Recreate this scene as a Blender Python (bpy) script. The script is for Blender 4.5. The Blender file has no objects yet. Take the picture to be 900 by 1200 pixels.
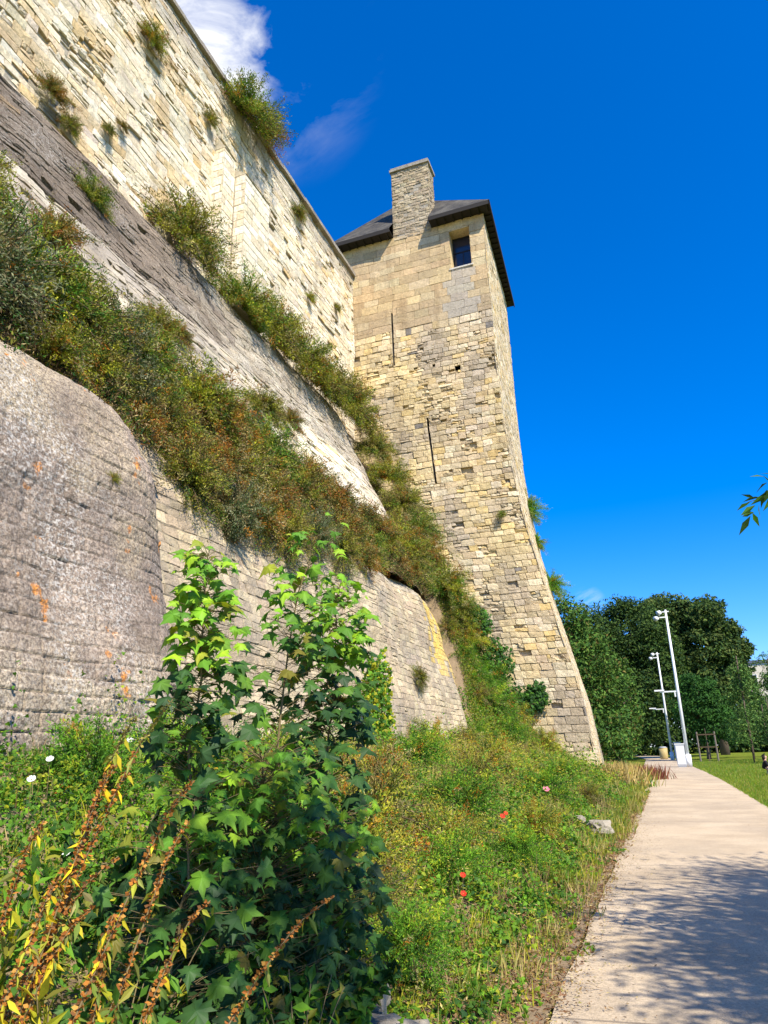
import bpy, math
import numpy as np
R = math.radians
sc = bpy.context.scene
COL = sc.collection
rng = np.random.default_rng(7)
A = np.array

# ------------------------------------------------------------------ helpers
def link(o, parent=None):
    COL.objects.link(o)
    if parent is not None: o.parent = parent
    return o

def tag(o, label=None, cat=None, group=None, kind=None):
    if label: o['label'] = label
    if cat: o['category'] = cat
    if group: o['group'] = group
    if kind: o['kind'] = kind
    return o

def empty(name, loc=(0, 0, 0), rot=(0, 0, 0)):
    o = bpy.data.objects.new(name, None); o.location = loc; o.rotation_euler = rot
    o.empty_display_size = .3
    return link(o)

def mesh(name, V, F, mat=None, col=None, smooth=False, parent=None):
    """V (n,3); F list of index arrays (m,k); col (n,3) point colours"""
    V = np.asarray(V, np.float32).reshape(-1, 3)
    Fs = [np.asarray(f, np.int32) for f in (F if isinstance(F, list) else [F])]
    Fs = [f for f in Fs if f.size]
    me = bpy.data.meshes.new(name)
    me.vertices.add(len(V)); me.vertices.foreach_set('co', V.ravel())
    loops = np.concatenate([f.ravel() for f in Fs])
    tot = np.concatenate([np.full(len(f), f.shape[1], np.int32) for f in Fs])
    st = np.concatenate([[0], np.cumsum(tot)[:-1]]).astype(np.int32)
    me.loops.add(len(loops)); me.loops.foreach_set('vertex_index', loops)
    me.polygons.add(len(tot)); me.polygons.foreach_set('loop_start', st); me.polygons.foreach_set('loop_total', tot)
    me.polygons.foreach_set('use_smooth', np.full(len(tot), smooth))
    if col is not None:
        a = me.attributes.new('Col', 'FLOAT_COLOR', 'POINT')
        c = np.ones((len(V), 4), np.float32); c[:, :3] = col
        a.data.foreach_set('color', c.ravel())
    me.update(calc_edges=True); me.validate()
    if mat: me.materials.append(mat)
    o = bpy.data.objects.new(name, me)
    return link(o, parent)

class MB:
    def __init__(s): s.v = []; s.f = {}; s.c = []; s.n = 0
    def add(s, V, F, col=(1, 1, 1)):
        V = np.asarray(V, float).reshape(-1, 3)
        for f in (F if isinstance(F, list) else [F]):
            f = np.asarray(f)
            if f.ndim == 1: f = f[None]
            s.f.setdefault(f.shape[1], []).append(f + s.n)
        c = np.asarray(col, float)
        s.c.append(np.broadcast_to(c, (len(V), 3)).copy() if c.ndim == 1 else c)
        s.v.append(V); s.n += len(V); return s
    def box(s, x0, x1, y0, y1, z0, z1, col=(1, 1, 1)):
        V = [(x, y, z) for z in (z0, z1) for y in (y0, y1) for x in (x0, x1)]
        return s.add(V, A([(0, 2, 3, 1), (4, 5, 7, 6), (0, 1, 5, 4), (2, 6, 7, 3), (0, 4, 6, 2), (1, 3, 7, 5)]), col)
    def tube(s, P, r, n=8, col=(1, 1, 1), cap=True):
        P = np.asarray(P, float); r = np.broadcast_to(np.asarray(r, float), (len(P),))
        T = np.gradient(P, axis=0); T /= np.linalg.norm(T, axis=1)[:, None] + 1e-9
        up = A([0, 0, 1.]) if abs(T[0, 2]) < .9 else A([1., 0, 0])
        U = np.cross(T, up); U /= np.linalg.norm(U, axis=1)[:, None] + 1e-9
        W = np.cross(T, U)
        a = np.linspace(0, 2 * np.pi, n, endpoint=False)
        V = P[:, None] + r[:, None, None] * (np.cos(a)[None, :, None] * U[:, None] + np.sin(a)[None, :, None] * W[:, None])
        m = len(P); i, j = np.meshgrid(np.arange(m - 1), np.arange(n), indexing='ij')
        F = np.stack([i * n + j, i * n + (j + 1) % n, (i + 1) * n + (j + 1) % n, (i + 1) * n + j], -1).reshape(-1, 4)
        s.add(V.reshape(-1, 3), F, col)
        if cap:
            s.f.setdefault(n, []).append(A([np.arange(n)[::-1] + s.n - m * n, np.arange(n) + s.n - n]))
        return s
    def build(s, name, mat, parent=None, smooth=False):
        return mesh(name, np.concatenate(s.v), [np.concatenate(f) for f in s.f.values()], mat, np.concatenate(s.c), smooth, parent)

def vnoise(P, seed=0):
    """cheap smooth value noise, P (...,2 or 3) -> [-1,1]"""
    P = np.asarray(P, float)
    r = np.random.default_rng(seed); out = 0
    for k in range(6):
        w = r.normal(size=P.shape[-1]); w /= np.linalg.norm(w)
        out = out + np.sin(P @ w * (2.2 + .9 * k) + r.uniform(0, 6.28) + 1.3 * np.sin(P @ r.normal(size=P.shape[-1]) * 1.1 + k))
    return out / 3.2

def lat(u, v, sc_, seed, oct=4, gain=.55):
    r = np.random.default_rng(seed); out = 0; amp = 1
    for o in range(oct):
        L = r.uniform(-1, 1, (256, 256)); x = u * sc_ * 2 ** o + 37.3; y = v * sc_ * 2 ** o + 11.7
        i = np.floor(x).astype(int); j = np.floor(y).astype(int); fx = x - i; fy = y - j; fx = fx * fx * (3 - 2 * fx); fy = fy * fy * (3 - 2 * fy)
        a = L[i % 256, j % 256]; b = L[(i + 1) % 256, j % 256]; c = L[i % 256, (j + 1) % 256]; d = L[(i + 1) % 256, (j + 1) % 256]
        out = out + amp * (a * (1 - fx) * (1 - fy) + b * fx * (1 - fy) + c * (1 - fx) * fy + d * fx * fy); amp *= gain
    return out
def sheet(name, PF, u0, u1, v0, v1, step, hf, cf, mat, parent):
    nu = int((u1 - u0) / step); nv = int((v1 - v0) / step)
    U, V_ = np.meshgrid(np.linspace(u0, u1, nu), np.linspace(v0, v1, nv), indexing='ij')
    P, Nn = PF(U, V_); P = P + Nn * hf(U, V_)[..., None]
    i, j = np.meshgrid(np.arange(nu - 1), np.arange(nv - 1), indexing='ij')
    F = np.stack([i * nv + j, (i + 1) * nv + j, (i + 1) * nv + j + 1, i * nv + j + 1], -1).reshape(-1, 4)
    return mesh(name, P.reshape(-1, 3), F, mat, cf(U, V_).reshape(-1, 3), True, parent)
def coursed(u, v, row, wid, seed, jw=.034):
    """joint mask 0..1 of an irregular coursed bond"""
    v2 = v + .04 * lat(u, v, .6, seed, 2); k = np.floor(v2 / row); h = np.abs(v2 / row - k - .5) * 2
    r = np.random.default_rng(seed + 1).uniform(0, 1, 512); off = r[k.astype(int) % 512]
    w_ = wid * (.7 + .6 * r[(k.astype(int) * 7) % 512]); x = u / w_ + off * 7; m = np.floor(x); x2 = np.abs(x - m - .5) * 2
    jh = np.clip((h - (1 - jw / row)) / (jw / row), 0, 1); jv = np.clip((x2 - (1 - jw / w_)) / (jw / w_), 0, 1)
    tone = np.random.default_rng(seed + 2).uniform(-1, 1, (512, 512))[k.astype(int) % 512, m.astype(int) % 512]
    return np.maximum(jh, jv), tone

# ------------------------------------------------------------------ materials
def nodes(name):
    m = bpy.data.materials.new(name); m.use_nodes = True
    nt = m.node_tree; b = nt.nodes['Principled BSDF']
    return m, nt, b
def N(nt, t, **k):
    n = nt.nodes.new(t)
    for a, v in k.items():
        if a in n.inputs.keys(): n.inputs[a].default_value = v
        else: setattr(n, a, v)
    return n
def noise(nt, scale, detail=4, rough=.6, vec=None, dist=0):
    n = N(nt, 'ShaderNodeTexNoise'); n.inputs['Scale'].default_value = scale
    n.inputs['Detail'].default_value = detail; n.inputs['Roughness'].default_value = rough
    n.inputs['Distortion'].default_value = dist
    if vec is not None: nt.links.new(vec, n.inputs['Vector'])
    return n.outputs['Fac']
def ramp(nt, fac, stops):
    n = nt.nodes.new('ShaderNodeValToRGB'); nt.links.new(fac, n.inputs['Fac'])
    e = n.color_ramp.elements
    while len(e) < len(stops): e.new(.5)
    for i, (p, c) in enumerate(stops):
        e[i].position = p
        e[i].color = (c, c, c, 1) if isinstance(c, (int, float)) else (*c, 1)
    return n.outputs['Color']
def mix(nt, fac, a, b, mode='MIX'):
    n = nt.nodes.new('ShaderNodeMix'); n.data_type = 'RGBA'; n.blend_type = mode
    for s, v in ((0, fac), (6, a), (7, b)):
        if isinstance(v, bpy.types.NodeSocket): nt.links.new(v, n.inputs[s])
        elif isinstance(v, (int, float)): n.inputs[s].default_value = v
        else: n.inputs[s].default_value = (*v, 1)
    return n.outputs[2]
def math_(nt, op, a, b=0.):
    n = nt.nodes.new('ShaderNodeMath'); n.operation = op
    for i, v in enumerate((a, b)):
        if isinstance(v, bpy.types.NodeSocket): nt.links.new(v, n.inputs[i])
        else: n.inputs[i].default_value = v
    return n.outputs[0]
def objvec(nt, scale=(1, 1, 1)):
    t = nt.nodes.new('ShaderNodeTexCoord'); m = nt.nodes.new('ShaderNodeMapping')
    m.inputs['Scale'].default_value = scale
    nt.links.new(t.outputs['Object'], m.inputs['Vector'])
    return m.outputs[0]
def bump(nt, b, h, strength, dist=.05, prev=None):
    n = nt.nodes.new('ShaderNodeBump'); n.inputs['Strength'].default_value = strength; n.inputs['Distance'].default_value = dist
    nt.links.new(h, n.inputs['Height'])
    if prev is not None: nt.links.new(prev, n.inputs['Normal'])
    nt.links.new(n.outputs[0], b.inputs['Normal'])
    return n.outputs[0]
def colattr(nt):
    n = nt.nodes.new('ShaderNodeAttribute'); n.attribute_name = 'Col'; return n.outputs['Color']

def stone_mat(name, grime=.5, grimecol=(.16, .145, .12), gscale=.5, lichen=None, fine=1., thr=(.45, .62), speck=0., white=0.):
    m, nt, b = nodes(name); v = objvec(nt); c = colattr(nt)
    # fine tonal grain inside each stone
    g1 = noise(nt, 9, 6, .7, v); c = mix(nt, 1., c, ramp(nt, g1, [(.25, .62), (.5, 1.), (.8, 1.28)]), 'MULTIPLY')
    g1b = noise(nt, 38, 3, .7, v); c = mix(nt, 1., c, ramp(nt, g1b, [(.3, .72), (.55, 1.05), (.75, 1.15)]), 'MULTIPLY')
    # grey weathering crust in patches
    g2 = noise(nt, gscale, 7, .68, v, .4); g3 = ramp(nt, g2, [(thr[0], 0.), (thr[1], 1.)])
    g3 = math_(nt, 'MULTIPLY', g3, grime)
    gc = mix(nt, noise(nt, 14, 4, .7, v), grimecol, tuple(x * 2.0 for x in grimecol))
    c = mix(nt, g3, c, gc)
    st = ramp(nt, noise(nt, 1.6, 5, .65, objvec(nt, (1, 1, .13))), [(.5, 0.), (.72, .55)])
    c = mix(nt, st, c, mix(nt, 1., c, (.52, .47, .42), 'MULTIPLY'))
    if speck:
        s = ramp(nt, noise(nt, 26, 6, .8, v), [(.47, 0.), (.53, 1.)])
        c = mix(nt, math_(nt, 'MULTIPLY', s, speck), c, (.115, .085, .065))
    if white:
        s = ramp(nt, noise(nt, 18, 7, .8, objvec(nt, (1, 1, 1.3)), .1), [(.51, 0.), (.57, 1.)])
        s2 = ramp(nt, noise(nt, .55, 5, .6, v), [(.46, .12), (.64, .8)])
        c = mix(nt, math_(nt, 'MULTIPLY', math_(nt, 'MULTIPLY', s, s2), white), c, (.74, .70, .62))
    if lichen:
        lc, lth, ls = lichen
        l = ramp(nt, noise(nt, ls, 6, .6, v, .3), [(lth, 0.), (lth + .03, 1.)])
        c = mix(nt, l, c, lc)
    nt.links.new(c, b.inputs['Base Color']); b.inputs['Roughness'].default_value = .92
    b.inputs['Specular IOR Level'].default_value = .15
    p = bump(nt, b, noise(nt, 4, 6, .65, v), .6 * fine, .12)
    bump(nt, b, noise(nt, 26, 6, .75, v), .75 * fine, .035, p)
    return m

def leaf_mat(name, trans=.28, rough=.55, spec=.12):
    m, nt, b = nodes(name); c = colattr(nt)
    oi = nt.nodes.new('ShaderNodeObjectInfo')
    c = mix(nt, 1., c, ramp(nt, oi.outputs['Random'], [(0, (.85, .85, .9)), (1, (1.15, 1.12, 1.05))]), 'MULTIPLY')
    nt.links.new(c, b.inputs['Base Color']); b.inputs['Roughness'].default_value = rough
    b.inputs['Specular IOR Level'].default_value = spec
    t = nt.nodes.new('ShaderNodeBsdfTranslucent')
    nt.links.new(mix(nt, 1., c, (1.25, 1.35, .6), 'MULTIPLY'), t.inputs['Color'])
    ms = nt.nodes.new('ShaderNodeMixShader'); ms.inputs[0].default_value = trans
    nt.links.new(b.outputs[0], ms.inputs[1]); nt.links.new(t.outputs[0], ms.inputs[2])
    nt.links.new(ms.outputs[0], nt.nodes['Material Output'].inputs['Surface'])
    return m
def flat_mat(name, col, rough=.7, metal=0, nscale=8, var=.25, bumpk=.2, spec=.3):
    m, nt, b = nodes(name); v = objvec(nt)
    c = mix(nt, noise(nt, nscale, 5, .65, v), tuple(x * (1 - var) for x in col), tuple(min(1, x * (1 + var)) for x in col))
    nt.links.new(c, b.inputs['Base Color']); b.inputs['Roughness'].default_value = rough; b.inputs['Metallic'].default_value = metal
    b.inputs['Specular IOR Level'].default_value = spec
    if bumpk: bump(nt, b, noise(nt, nscale * 3, 4, .6, v), bumpk, .02)
    return m

M_wall = stone_mat('upper_masonry', .38, gscale=.35, thr=(.52, .7))
M_tower = stone_mat('tower_masonry', .42, (.22, .185, .14), .3, thr=(.5, .66))
M_ash = stone_mat('ashlar_masonry', .35, (.2, .16, .12), .5, thr=(.5, .7), fine=.7)
M_talus = stone_mat('weathered_talus', .6, (.20, .165, .13), .28, thr=(.45, .6))
M_plinA = stone_mat('crusted_masonry', .45, (.18, .14, .115), .45, fine=.8, thr=(.38, .62), speck=.75, white=.75)
M_crust = stone_mat('ledge_crust', .45, (.24, .185, .13), .6, fine=1.8, thr=(.4, .6), speck=.7, white=.75)
M_plinB = stone_mat('plinth_masonry', .5, (.17, .15, .13), .5, fine=1.1, thr=(.45, .65))
M_leaf = leaf_mat('leaf')
M_leafd = leaf_mat('shrub_leaf', .15, .75, .1)
M_sap = leaf_mat('sapling_leaf', .25, .5, .15)
M_petal = leaf_mat('petal', .3, .6, .2)
M_bark = flat_mat('bark', (.12, .085, .06), .9, nscale=10, bumpk=.6)
M_stem = flat_mat('stem', (.16, .12, .05), .7, nscale=20)
M_twig = flat_mat('dry_twig', (.09, .06, .035), .9)
M_slate = flat_mat('slate', (.07, .07, .075), .6, nscale=3, var=.5, bumpk=.4)
M_wood = flat_mat('dark_timber', (.022, .018, .015), .8)
M_glass = flat_mat('window_glass', (.02, .022, .035), .08, nscale=1, var=.1, bumpk=0, spec=.6)
M_white = flat_mat('white_paint', (.72, .72, .7), .45, nscale=2, var=.06, bumpk=.05)
M_grey = flat_mat('grey_metal', (.42, .43, .44), .5, nscale=4, var=.15)
M_lens = flat_mat('lamp_lens', (.3, .32, .34), .15, bumpk=0)
M_rock = flat_mat('limestone', (.30, .26, .195), .95, nscale=6, var=.4, bumpk=.8)
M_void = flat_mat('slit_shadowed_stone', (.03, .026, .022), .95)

# ------------------------------------------------------------------ masonry
def interp(x, tab): t = A(tab); return np.interp(x, t[:, 0], t[:, 1])

def palette(n, r, cols, w, jit=.10):
    cols = A(cols); w = A(w, float) / sum(w)
    c = cols[r.choice(len(cols), n, p=w)]
    return np.clip(c * (1 + r.normal(0, jit, (n, 1))) * (1 + r.normal(0, .012, (n, 3))), .02, .9)

def masonry(name, PF, u0, u1, v0, v1, row=.3, blk=(.3, .7), mat=None, parent=None, seed=0, gap=.014, cham=.02, relief=.018,
            deep=.05, miss=.012, cols=None, w=None, colf=None, jit=.008, holes=(), wavy=0., split=.08, rubble=None):
    r = np.random.default_rng(seed)
    cells = []; v = v0
    while v < v1 - .02:
        h = row * r.uniform(.82, 1.2); ve = min(v + h, v1)
        if v1 - ve < row * .4: ve = v1
        u = u0 - r.uniform(0, blk[1])
        while u < u1:
            ue = u + r.uniform(*blk) * (1.25 if r.random() < .12 else 1)
            a, b = max(u, u0), min(ue, u1)
            if b - a > .05:
                rub = rubble is not None and rubble((a + b) / 2, (v + ve) / 2) > r.random()
                if r.random() < split or rub:
                    m = v + (ve - v) * r.uniform(.4, .6); cells.append((a, b, v, m, rub)); 
                    k = a + (b - a) * r.uniform(.35, .65)
                    cells.append((a, k, m, ve, rub)); cells.append((k, b, m, ve, rub))
                else: cells.append((a, b, v, ve, rub))
            u = ue
        v = ve
    # cut rectangular openings
    for (ha, hb, hc, hd) in holes:
        out = []
        for (a, b, c, d, q) in cells:
            if b <= ha or a >= hb or d <= hc or c >= hd: out.append((a, b, c, d, q)); continue
            if a < ha: out.append((a, ha, c, d, q))
            if b > hb: out.append((hb, b, c, d, q))
            lo, hi = max(a, ha), min(b, hb)
            if c < hc: out.append((lo, hi, c, hc, q))
            if d > hd: out.append((lo, hi, hd, d, q))
        cells = out
    C = A([c[:4] for c in cells]); rub = A([c[4] for c in cells], bool); n = len(C)
    a, b, c, d = C.T
    k = A([0, 1, 2, 3]) / 3.
    g = (gap + cham) * r.uniform(.45, 1.0, n) ** 1.5 * 1.25
    g = np.minimum(g, .3 * np.minimum(b - a, d - c))
    # outer ring (4x? only corners) + inner 4x4 grid
    def pos(u, v, dep):
        if wavy: v = v + wavy * vnoise(np.stack([u * .5, v * .7], -1), seed + 5)
        P, Nn = PF(u, v); return P - Nn * dep[..., None]
    U = (a + g)[:, None, None] + (b - a - 2 * g)[:, None, None] * k[None, :, None] + 0 * k[None, None, :]
    W = (c + g)[:, None, None] + (d - c - 2 * g)[:, None, None] * k[None, None, :] + 0 * k[None, :, None]
    edge = (k[:, None] == 0) | (k[:, None] == 1) | (k[None, :] == 0) | (k[None, :] == 1)
    rel = relief * np.where(rub, 2.4, 1.)
    U = U + r.normal(0, jit, U.shape) * np.where(rub, 2., 1.)[:, None, None]
    W = W + r.normal(0, jit, U.shape) * np.where(rub, 2., 1.)[:, None, None]
    base = np.abs(r.normal(0, 1, n)) * rel
    ms = r.random(n) < miss * np.where(rub, 5, 1)
    base = np.where(ms, r.uniform(.08, .2, n), base)
    D = base[:, None, None] + np.abs(r.normal(0, .35, U.shape)) * rel[:, None, None] * np.where(edge, 1.6, .5)[None]
    tilt = r.normal(0, .9, (n, 2)) * rel[:, None]
    D = D + (k[None, :, None] - .5) * tilt[:, :1, None] + (k[None, None, :] - .5) * tilt[:, 1:, None]
    inner = pos(U, W, D).reshape(n, 16, 3)
    cu = np.stack([a, b, b, a], 1); cv = np.stack([c, c, d, d], 1)
    outer = pos(cu, cv, np.full(cu.shape, deep))
    V = np.concatenate([inner, outer], 1)            # 20 per block
    F = []
    for i in range(3):
        for j in range(3): F.append((i * 4 + j, (i + 1) * 4 + j, (i + 1) * 4 + j + 1, i * 4 + j + 1))
    F = A(F); idx = (np.arange(n) * 20)[:, None, None]
    quads = (F[None] + idx).reshape(-1, 4)
    # chamfer skirts: inner border chain -> outer edge (n-gons)
    chains = [[0, 4, 8, 12, 17, 16], [12, 13, 14, 15, 18, 17], [15, 11, 7, 3, 19, 18], [3, 2, 1, 0, 16, 19]]
    hexs = (A(chains)[:, ::-1][None] + idx).reshape(-1, 6)
    cc = palette(n, r, cols, w, .07)
    if colf is not None: cc = colf(cc, (a + b) / 2, (c + d) / 2, r)
    colv = np.repeat(cc[:, None], 20, 1); colv[:, 16:] = colv[:, 16:] * .3 + A([.22, .19, .14]) * .7
    return mesh(name, V.reshape(-1, 3), [quads, hexs], mat, colv.reshape(-1, 3), False, parent)

CREAM = [(.78, .67, .48), (.75, .63, .43), (.70, .56, .35), (.80, .71, .54), (.66, .56, .42), (.74, .53, .27)]

# ------------------------------------------------------------------ castle wall (upper curtain wall + talus)
wall = empty('castle_wall', (-13.6, 15, 18))
tag(wall, 'tall cream stone rampart wall running from top left to the square tower', 'wall')
def at_parent(o, p):
    o.location = tuple(-A(p.location)); return o
def PFupper(u, v):
    P = np.stack([np.full_like(u, -13.6) + .05 * vnoise(np.stack([u * .35, v * .35], -1), 3), u, v], -1)
    return P, np.broadcast_to(A([1., 0, 0]), P.shape)
def rub_upper(u, v): 
    x = vnoise(A([u * .45, v * .5]), 31); return .5 if (x > .4 and u < 20) else .04
def colupper(cc, u, v, r):
    y = (vnoise(np.stack([u * .4, v * .9], -1), 12) > .55) & (u < 18)
    cc[y] = cc[y] * .5 + A([.62, .40, .14]) * .5
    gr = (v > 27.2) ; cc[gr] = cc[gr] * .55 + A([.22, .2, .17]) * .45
    return cc
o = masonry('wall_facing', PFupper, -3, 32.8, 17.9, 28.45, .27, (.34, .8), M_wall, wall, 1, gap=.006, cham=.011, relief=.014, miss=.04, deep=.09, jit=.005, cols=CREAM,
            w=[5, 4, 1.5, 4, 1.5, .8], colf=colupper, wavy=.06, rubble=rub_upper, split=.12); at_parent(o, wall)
b = MB()
r_ = np.random.default_rng(4); y = -3.
while y < 32.7:
    L = r_.uniform(.7, 1.2); y2 = min(y + L, 32.78); dx = r_.normal(0, .015)
    b.box(-14.5, -13.44 + dx, y + .006, y2 - .006, 28.46, 28.66 + r_.normal(0, .012), palette(1, r_, [(.2, .18, .15), (.28, .25, .2)], [1, 1])[0]); y = y2
o = b.build('coping', M_talus, wall); at_parent(o, wall)
b = MB(); b.box(-15.5, -13.72, -3, 32.79, 0, 28.45, (.4, .35, .27)); o = b.build('wall_core', M_wall, wall); at_parent(o, wall)
# pilaster: a stepped buttress of dressed quoins
def PFface(origin, du, nrm):
    origin, du, nrm = A(origin, float), A(du, float), A(nrm, float)
    def f(u, v):
        P = origin + u[..., None] * du + v[..., None] * A([0, 0, 1.]); return P, np.broadcast_to(nrm, P.shape)
    return f
pl = empty('pilaster'); link_p = pl; pl.parent = wall; pl.location = (0, 0, 0); at_parent(pl, wall)
dress = [(.82, .73, .55), (.78, .68, .49), (.72, .60, .40)]
for k, (px, pw, y0, y1, zt) in enumerate([(.45, 0, 18.55, 19.35, 24.6), (.95, .3, 19.35, 21.3, 23.8)]):
    xf = -13.6 + px
    masonry('pilaster_front', PFface((xf, y0, 0), (0, 1, 0), (1, 0, 0)), 0, y1 - y0, 17.6, zt, .36, (.4, .8), M_ash, pl, 40 + k, relief=.006, miss=0, cols=dress, w=[1, 1, 1], split=0, deep=.02)
    x0 = -13.7 if k == 0 else -13.15
    masonry('pilaster_side', PFface((x0 if k == 0 else -13.15, y0, 0), (1, 0, 0), (0, -1, 0)), 0, xf - (x0 if k == 0 else -13.15), 17.6, zt, .36, (.4, .5), M_ash, pl, 50 + k, relief=.006, miss=0, cols=dress, w=[1, 1, 1], split=0, deep=.02)
    bb = MB(); bb.box(-13.65, xf - .024, y0 + .024, y1 - .003, 17.6, zt - .01, (.4, .35, .25))
    bb.add([(-13.62, y0, zt), (xf + .03, y0, zt), (xf + .03, y1, zt), (-13.62, y1, zt), (-13.62, y0, zt + .7), (-13.62, y1, zt + .7)],
           [A([(0, 3, 2, 1), (1, 2, 5, 4), (0, 4, 5, 3)]), A([(0, 1, 4), (2, 3, 5)])], (.5, .43, .3))
    bb.build('pilaster_core', M_ash, pl)

# talus: battered weathered masonry below the ledge, profile as (inset, z)
TAL = A([(-9.75, 10.5), (-10.45, 12.1), (-11.3, 13.8), (-12.1, 15.6), (-12.5, 16.8), (-12.85, 17.5), (-13.3, 17.95), (-13.75, 18.12)])
TS = np.concatenate([[0], np.cumsum(np.linalg.norm(np.diff(TAL, axis=0), axis=1))])
def PFtalus(u, v):
    x = np.interp(v, TS, TAL[:, 0]); z = np.interp(v, TS, TAL[:, 1])
    dx = np.interp(v + .15, TS, TAL[:, 0]) - np.interp(v - .15, TS, TAL[:, 0]); dz = np.interp(v + .15, TS, TAL[:, 1]) - np.interp(v - .15, TS, TAL[:, 1])
    l = np.hypot(dx, dz) + 1e-9
    wob = .06 * vnoise(np.stack([u * .5, v * .5], -1), 9)
    back = np.where(u > 28, (u - 28) ** 2 * .085, 0)
    P = np.stack([x + wob - back, u, z - back * .15], -1)
    n = np.stack([dz / l, 0 * l, -dx / l], -1); return P, n
def coltal(cc, u, v, r):
    g = .75 * np.clip((20 - u) / 5, 0, 1) * np.clip((v + .8) / 2.5 + .5 * vnoise(np.stack([u, v], -1), 4), 0, 1)
    
    grey = palette(len(cc), r, [(.36, .30, .23), (.26, .22, .18), (.48, .41, .30)], [1, 1, .8])
    return cc * (1 - g[:, None]) + grey * g[:, None]
talus = tag(empty('battered_wall', (-12, 15, 12)), 'leaning grey and cream stone batter under the ledge of the upper rampart', 'wall')
VT = 3.4
o = masonry('batter_facing', PFtalus, -3, 32.3, 0, VT + .15, .30, (.4, .95), M_talus, talus, 2, gap=.005, cham=.012, relief=.012, miss=.03, deep=.09, jit=.014, cols=CREAM, w=[4, 4, 1, 5, 2, .3],
            colf=coltal, wavy=.05, rubble=lambda u, v: .4 if (v < 4.2 and u < 22) else .05); at_parent(o, talus)
def hT(u, v):
    j, t = coursed(u, v, .30, .55, 15, .09); m = np.clip((u - 17) / 4 + .6 + .6 * lat(u, v, .4, 5, 2), .35, 1)
    drop = np.clip(lat(u, v * 0 + 3, .5, 9, 3) * .5 + .35 - (v - VT + .0), 0, .4) * .0
    return .06 + .09 * lat(u, v, .5, 4, 4, .6) + .05 * lat(u * .6, v * 1.3, 2.5, 7, 4) - .10 * np.clip(lat(u, v, 2.2, 71, 3) - .75, 0, .5) - .07 * j * m + .02 * t * m - .12 * np.clip((VT + .25 + .35 * lat(u, v * 0, .7, 19, 3) - v) / .12, 0, 1.6)
def cT(u, v):
    g = np.clip((19.5 - u) / 3.5 + .5 * lat(u, v, .6, 14, 3), 0, 1)[..., None]
    c = A([.27, .21, .15]) * (1 + .3 * lat(u * .5, v * 1.6, .8, 44, 4))[..., None] * g + A([.76, .66, .49]) * (1 - g)
    p = np.clip((lat(u, v, .35, 18, 2) - .35) * 5, 0, 1)[..., None] * g * (v < VT + 1.2)[..., None]
    c = c * (1 - p) + A([.30, .30, .30]) * p
    o_ = np.clip((lat(u, v, .5, 28, 3) + (8.5 - u) * .4 - .4) * 3, 0, 1)[..., None] * (v > VT + 1.55)[..., None] * .8
    c = c * (1 - o_) + A([.66, .40, .14]) * o_
    return np.clip(c * (1 + .12 * lat(u, v, 2, 24, 3))[..., None], .02, .9)
def colledge(cc, u, v, r):
    c = cT(u, v); k = .8 + .35 * r.random((len(cc), 1)); g = np.clip((18.5 - u) / 3.5 + .6 * lat(u, v, .6, 14, 3), 0, 1)[:, None]
    return np.clip((c * (1 - g) * .4 + cc * (1 - g) * .6 + c * g * 1.05) * k, .03, .9)
o = masonry('ledge_facing', PFtalus, -3, 32.3, VT + .15, TS[-1], .24, (.3, .75), M_crust, talus, 12, gap=.005, cham=.012, relief=.012, miss=.02, deep=.06, cols=CREAM, w=[4, 4, 1, 5, 2, .3],
            colf=colledge, wavy=.06, rubble=lambda u, v: .08, jit=.014); at_parent(o, talus)

# ------------------------------------------------------------------ plinth walls (two bulging lower walls)
def pathf(pts, rad=0):
    pts = A(pts, float); seg = np.linalg.norm(np.diff(pts, axis=0), axis=1); s = np.concatenate([[0], np.cumsum(seg)])
    def f(u):
        x = np.interp(u, s, pts[:, 0]); y = np.interp(u, s, pts[:, 1])
        e = .35; dx = np.interp(u + e, s, pts[:, 0]) - np.interp(u - e, s, pts[:, 0]); dy = np.interp(u + e, s, pts[:, 1]) - np.interp(u - e, s, pts[:, 1])
        l = np.hypot(dx, dy) + 1e-9; return x, y, dy / l, -dx / l
    return f, s[-1]
def arc(cx, cy, r, a0, a1, n=14):
    t = np.radians(np.linspace(a0, a1, n)); return [(cx + r * math.cos(a), cy + r * math.sin(a)) for a in t]
def PFplinth(f, ins, seed):
    def g(u, v):
        x, y, nx, ny = f(u); i = interp(v, ins); 
        i = i - .10 * vnoise(np.stack([u * .4, v * .5], -1), seed)
        P = np.stack([x - nx * i, y - ny * i, v], -1)
        sl = (interp(v + .1, ins) - interp(v - .1, ins)) / .2
        l = np.sqrt(1 + sl ** 2); return P, np.stack([nx / l, ny / l, sl / l], -1)
    return g
fA, LA = pathf([(-6.35, -4)] + arc(-8.05, 8.1, 1.7, 0, 74, 22) + [(-9.6, 10.1), (-11, 10.3)])
insA = [(.5, 0), (0, .2), (1.2, 0), (4.5, .45), (5.6, .75), (6.2, 1.15), (6.7, 1.8), (7.0, 2.6)]
insA = [(0.5, -.1), (2, 0), (4.9, .4), (6.1, .7), (6.6, .95), (7.0, 1.28), (7.3, 1.7), (7.5, 2.1), (7.7, 2.6), (7.9, 3.1)]
pA = tag(empty('bulging_wall', (-7, 4, 1)), 'nearest bulging wall crusted grey with white and orange lichen spots at left', 'wall')
GREYS = [(.46, .41, .36), (.50, .45, .38), (.42, .37, .32), (.54, .48, .38)]
def colA(cc, u, v, r):
    g = (np.clip((3.1 - v) / .5, 0, 1) * (vnoise(np.stack([u * .8, v * 1.2], -1), 2) > -.2))[:, None]
    return cc * (1 - .5 * g) + A([.68, .58, .42]) * .5 * g
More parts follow.
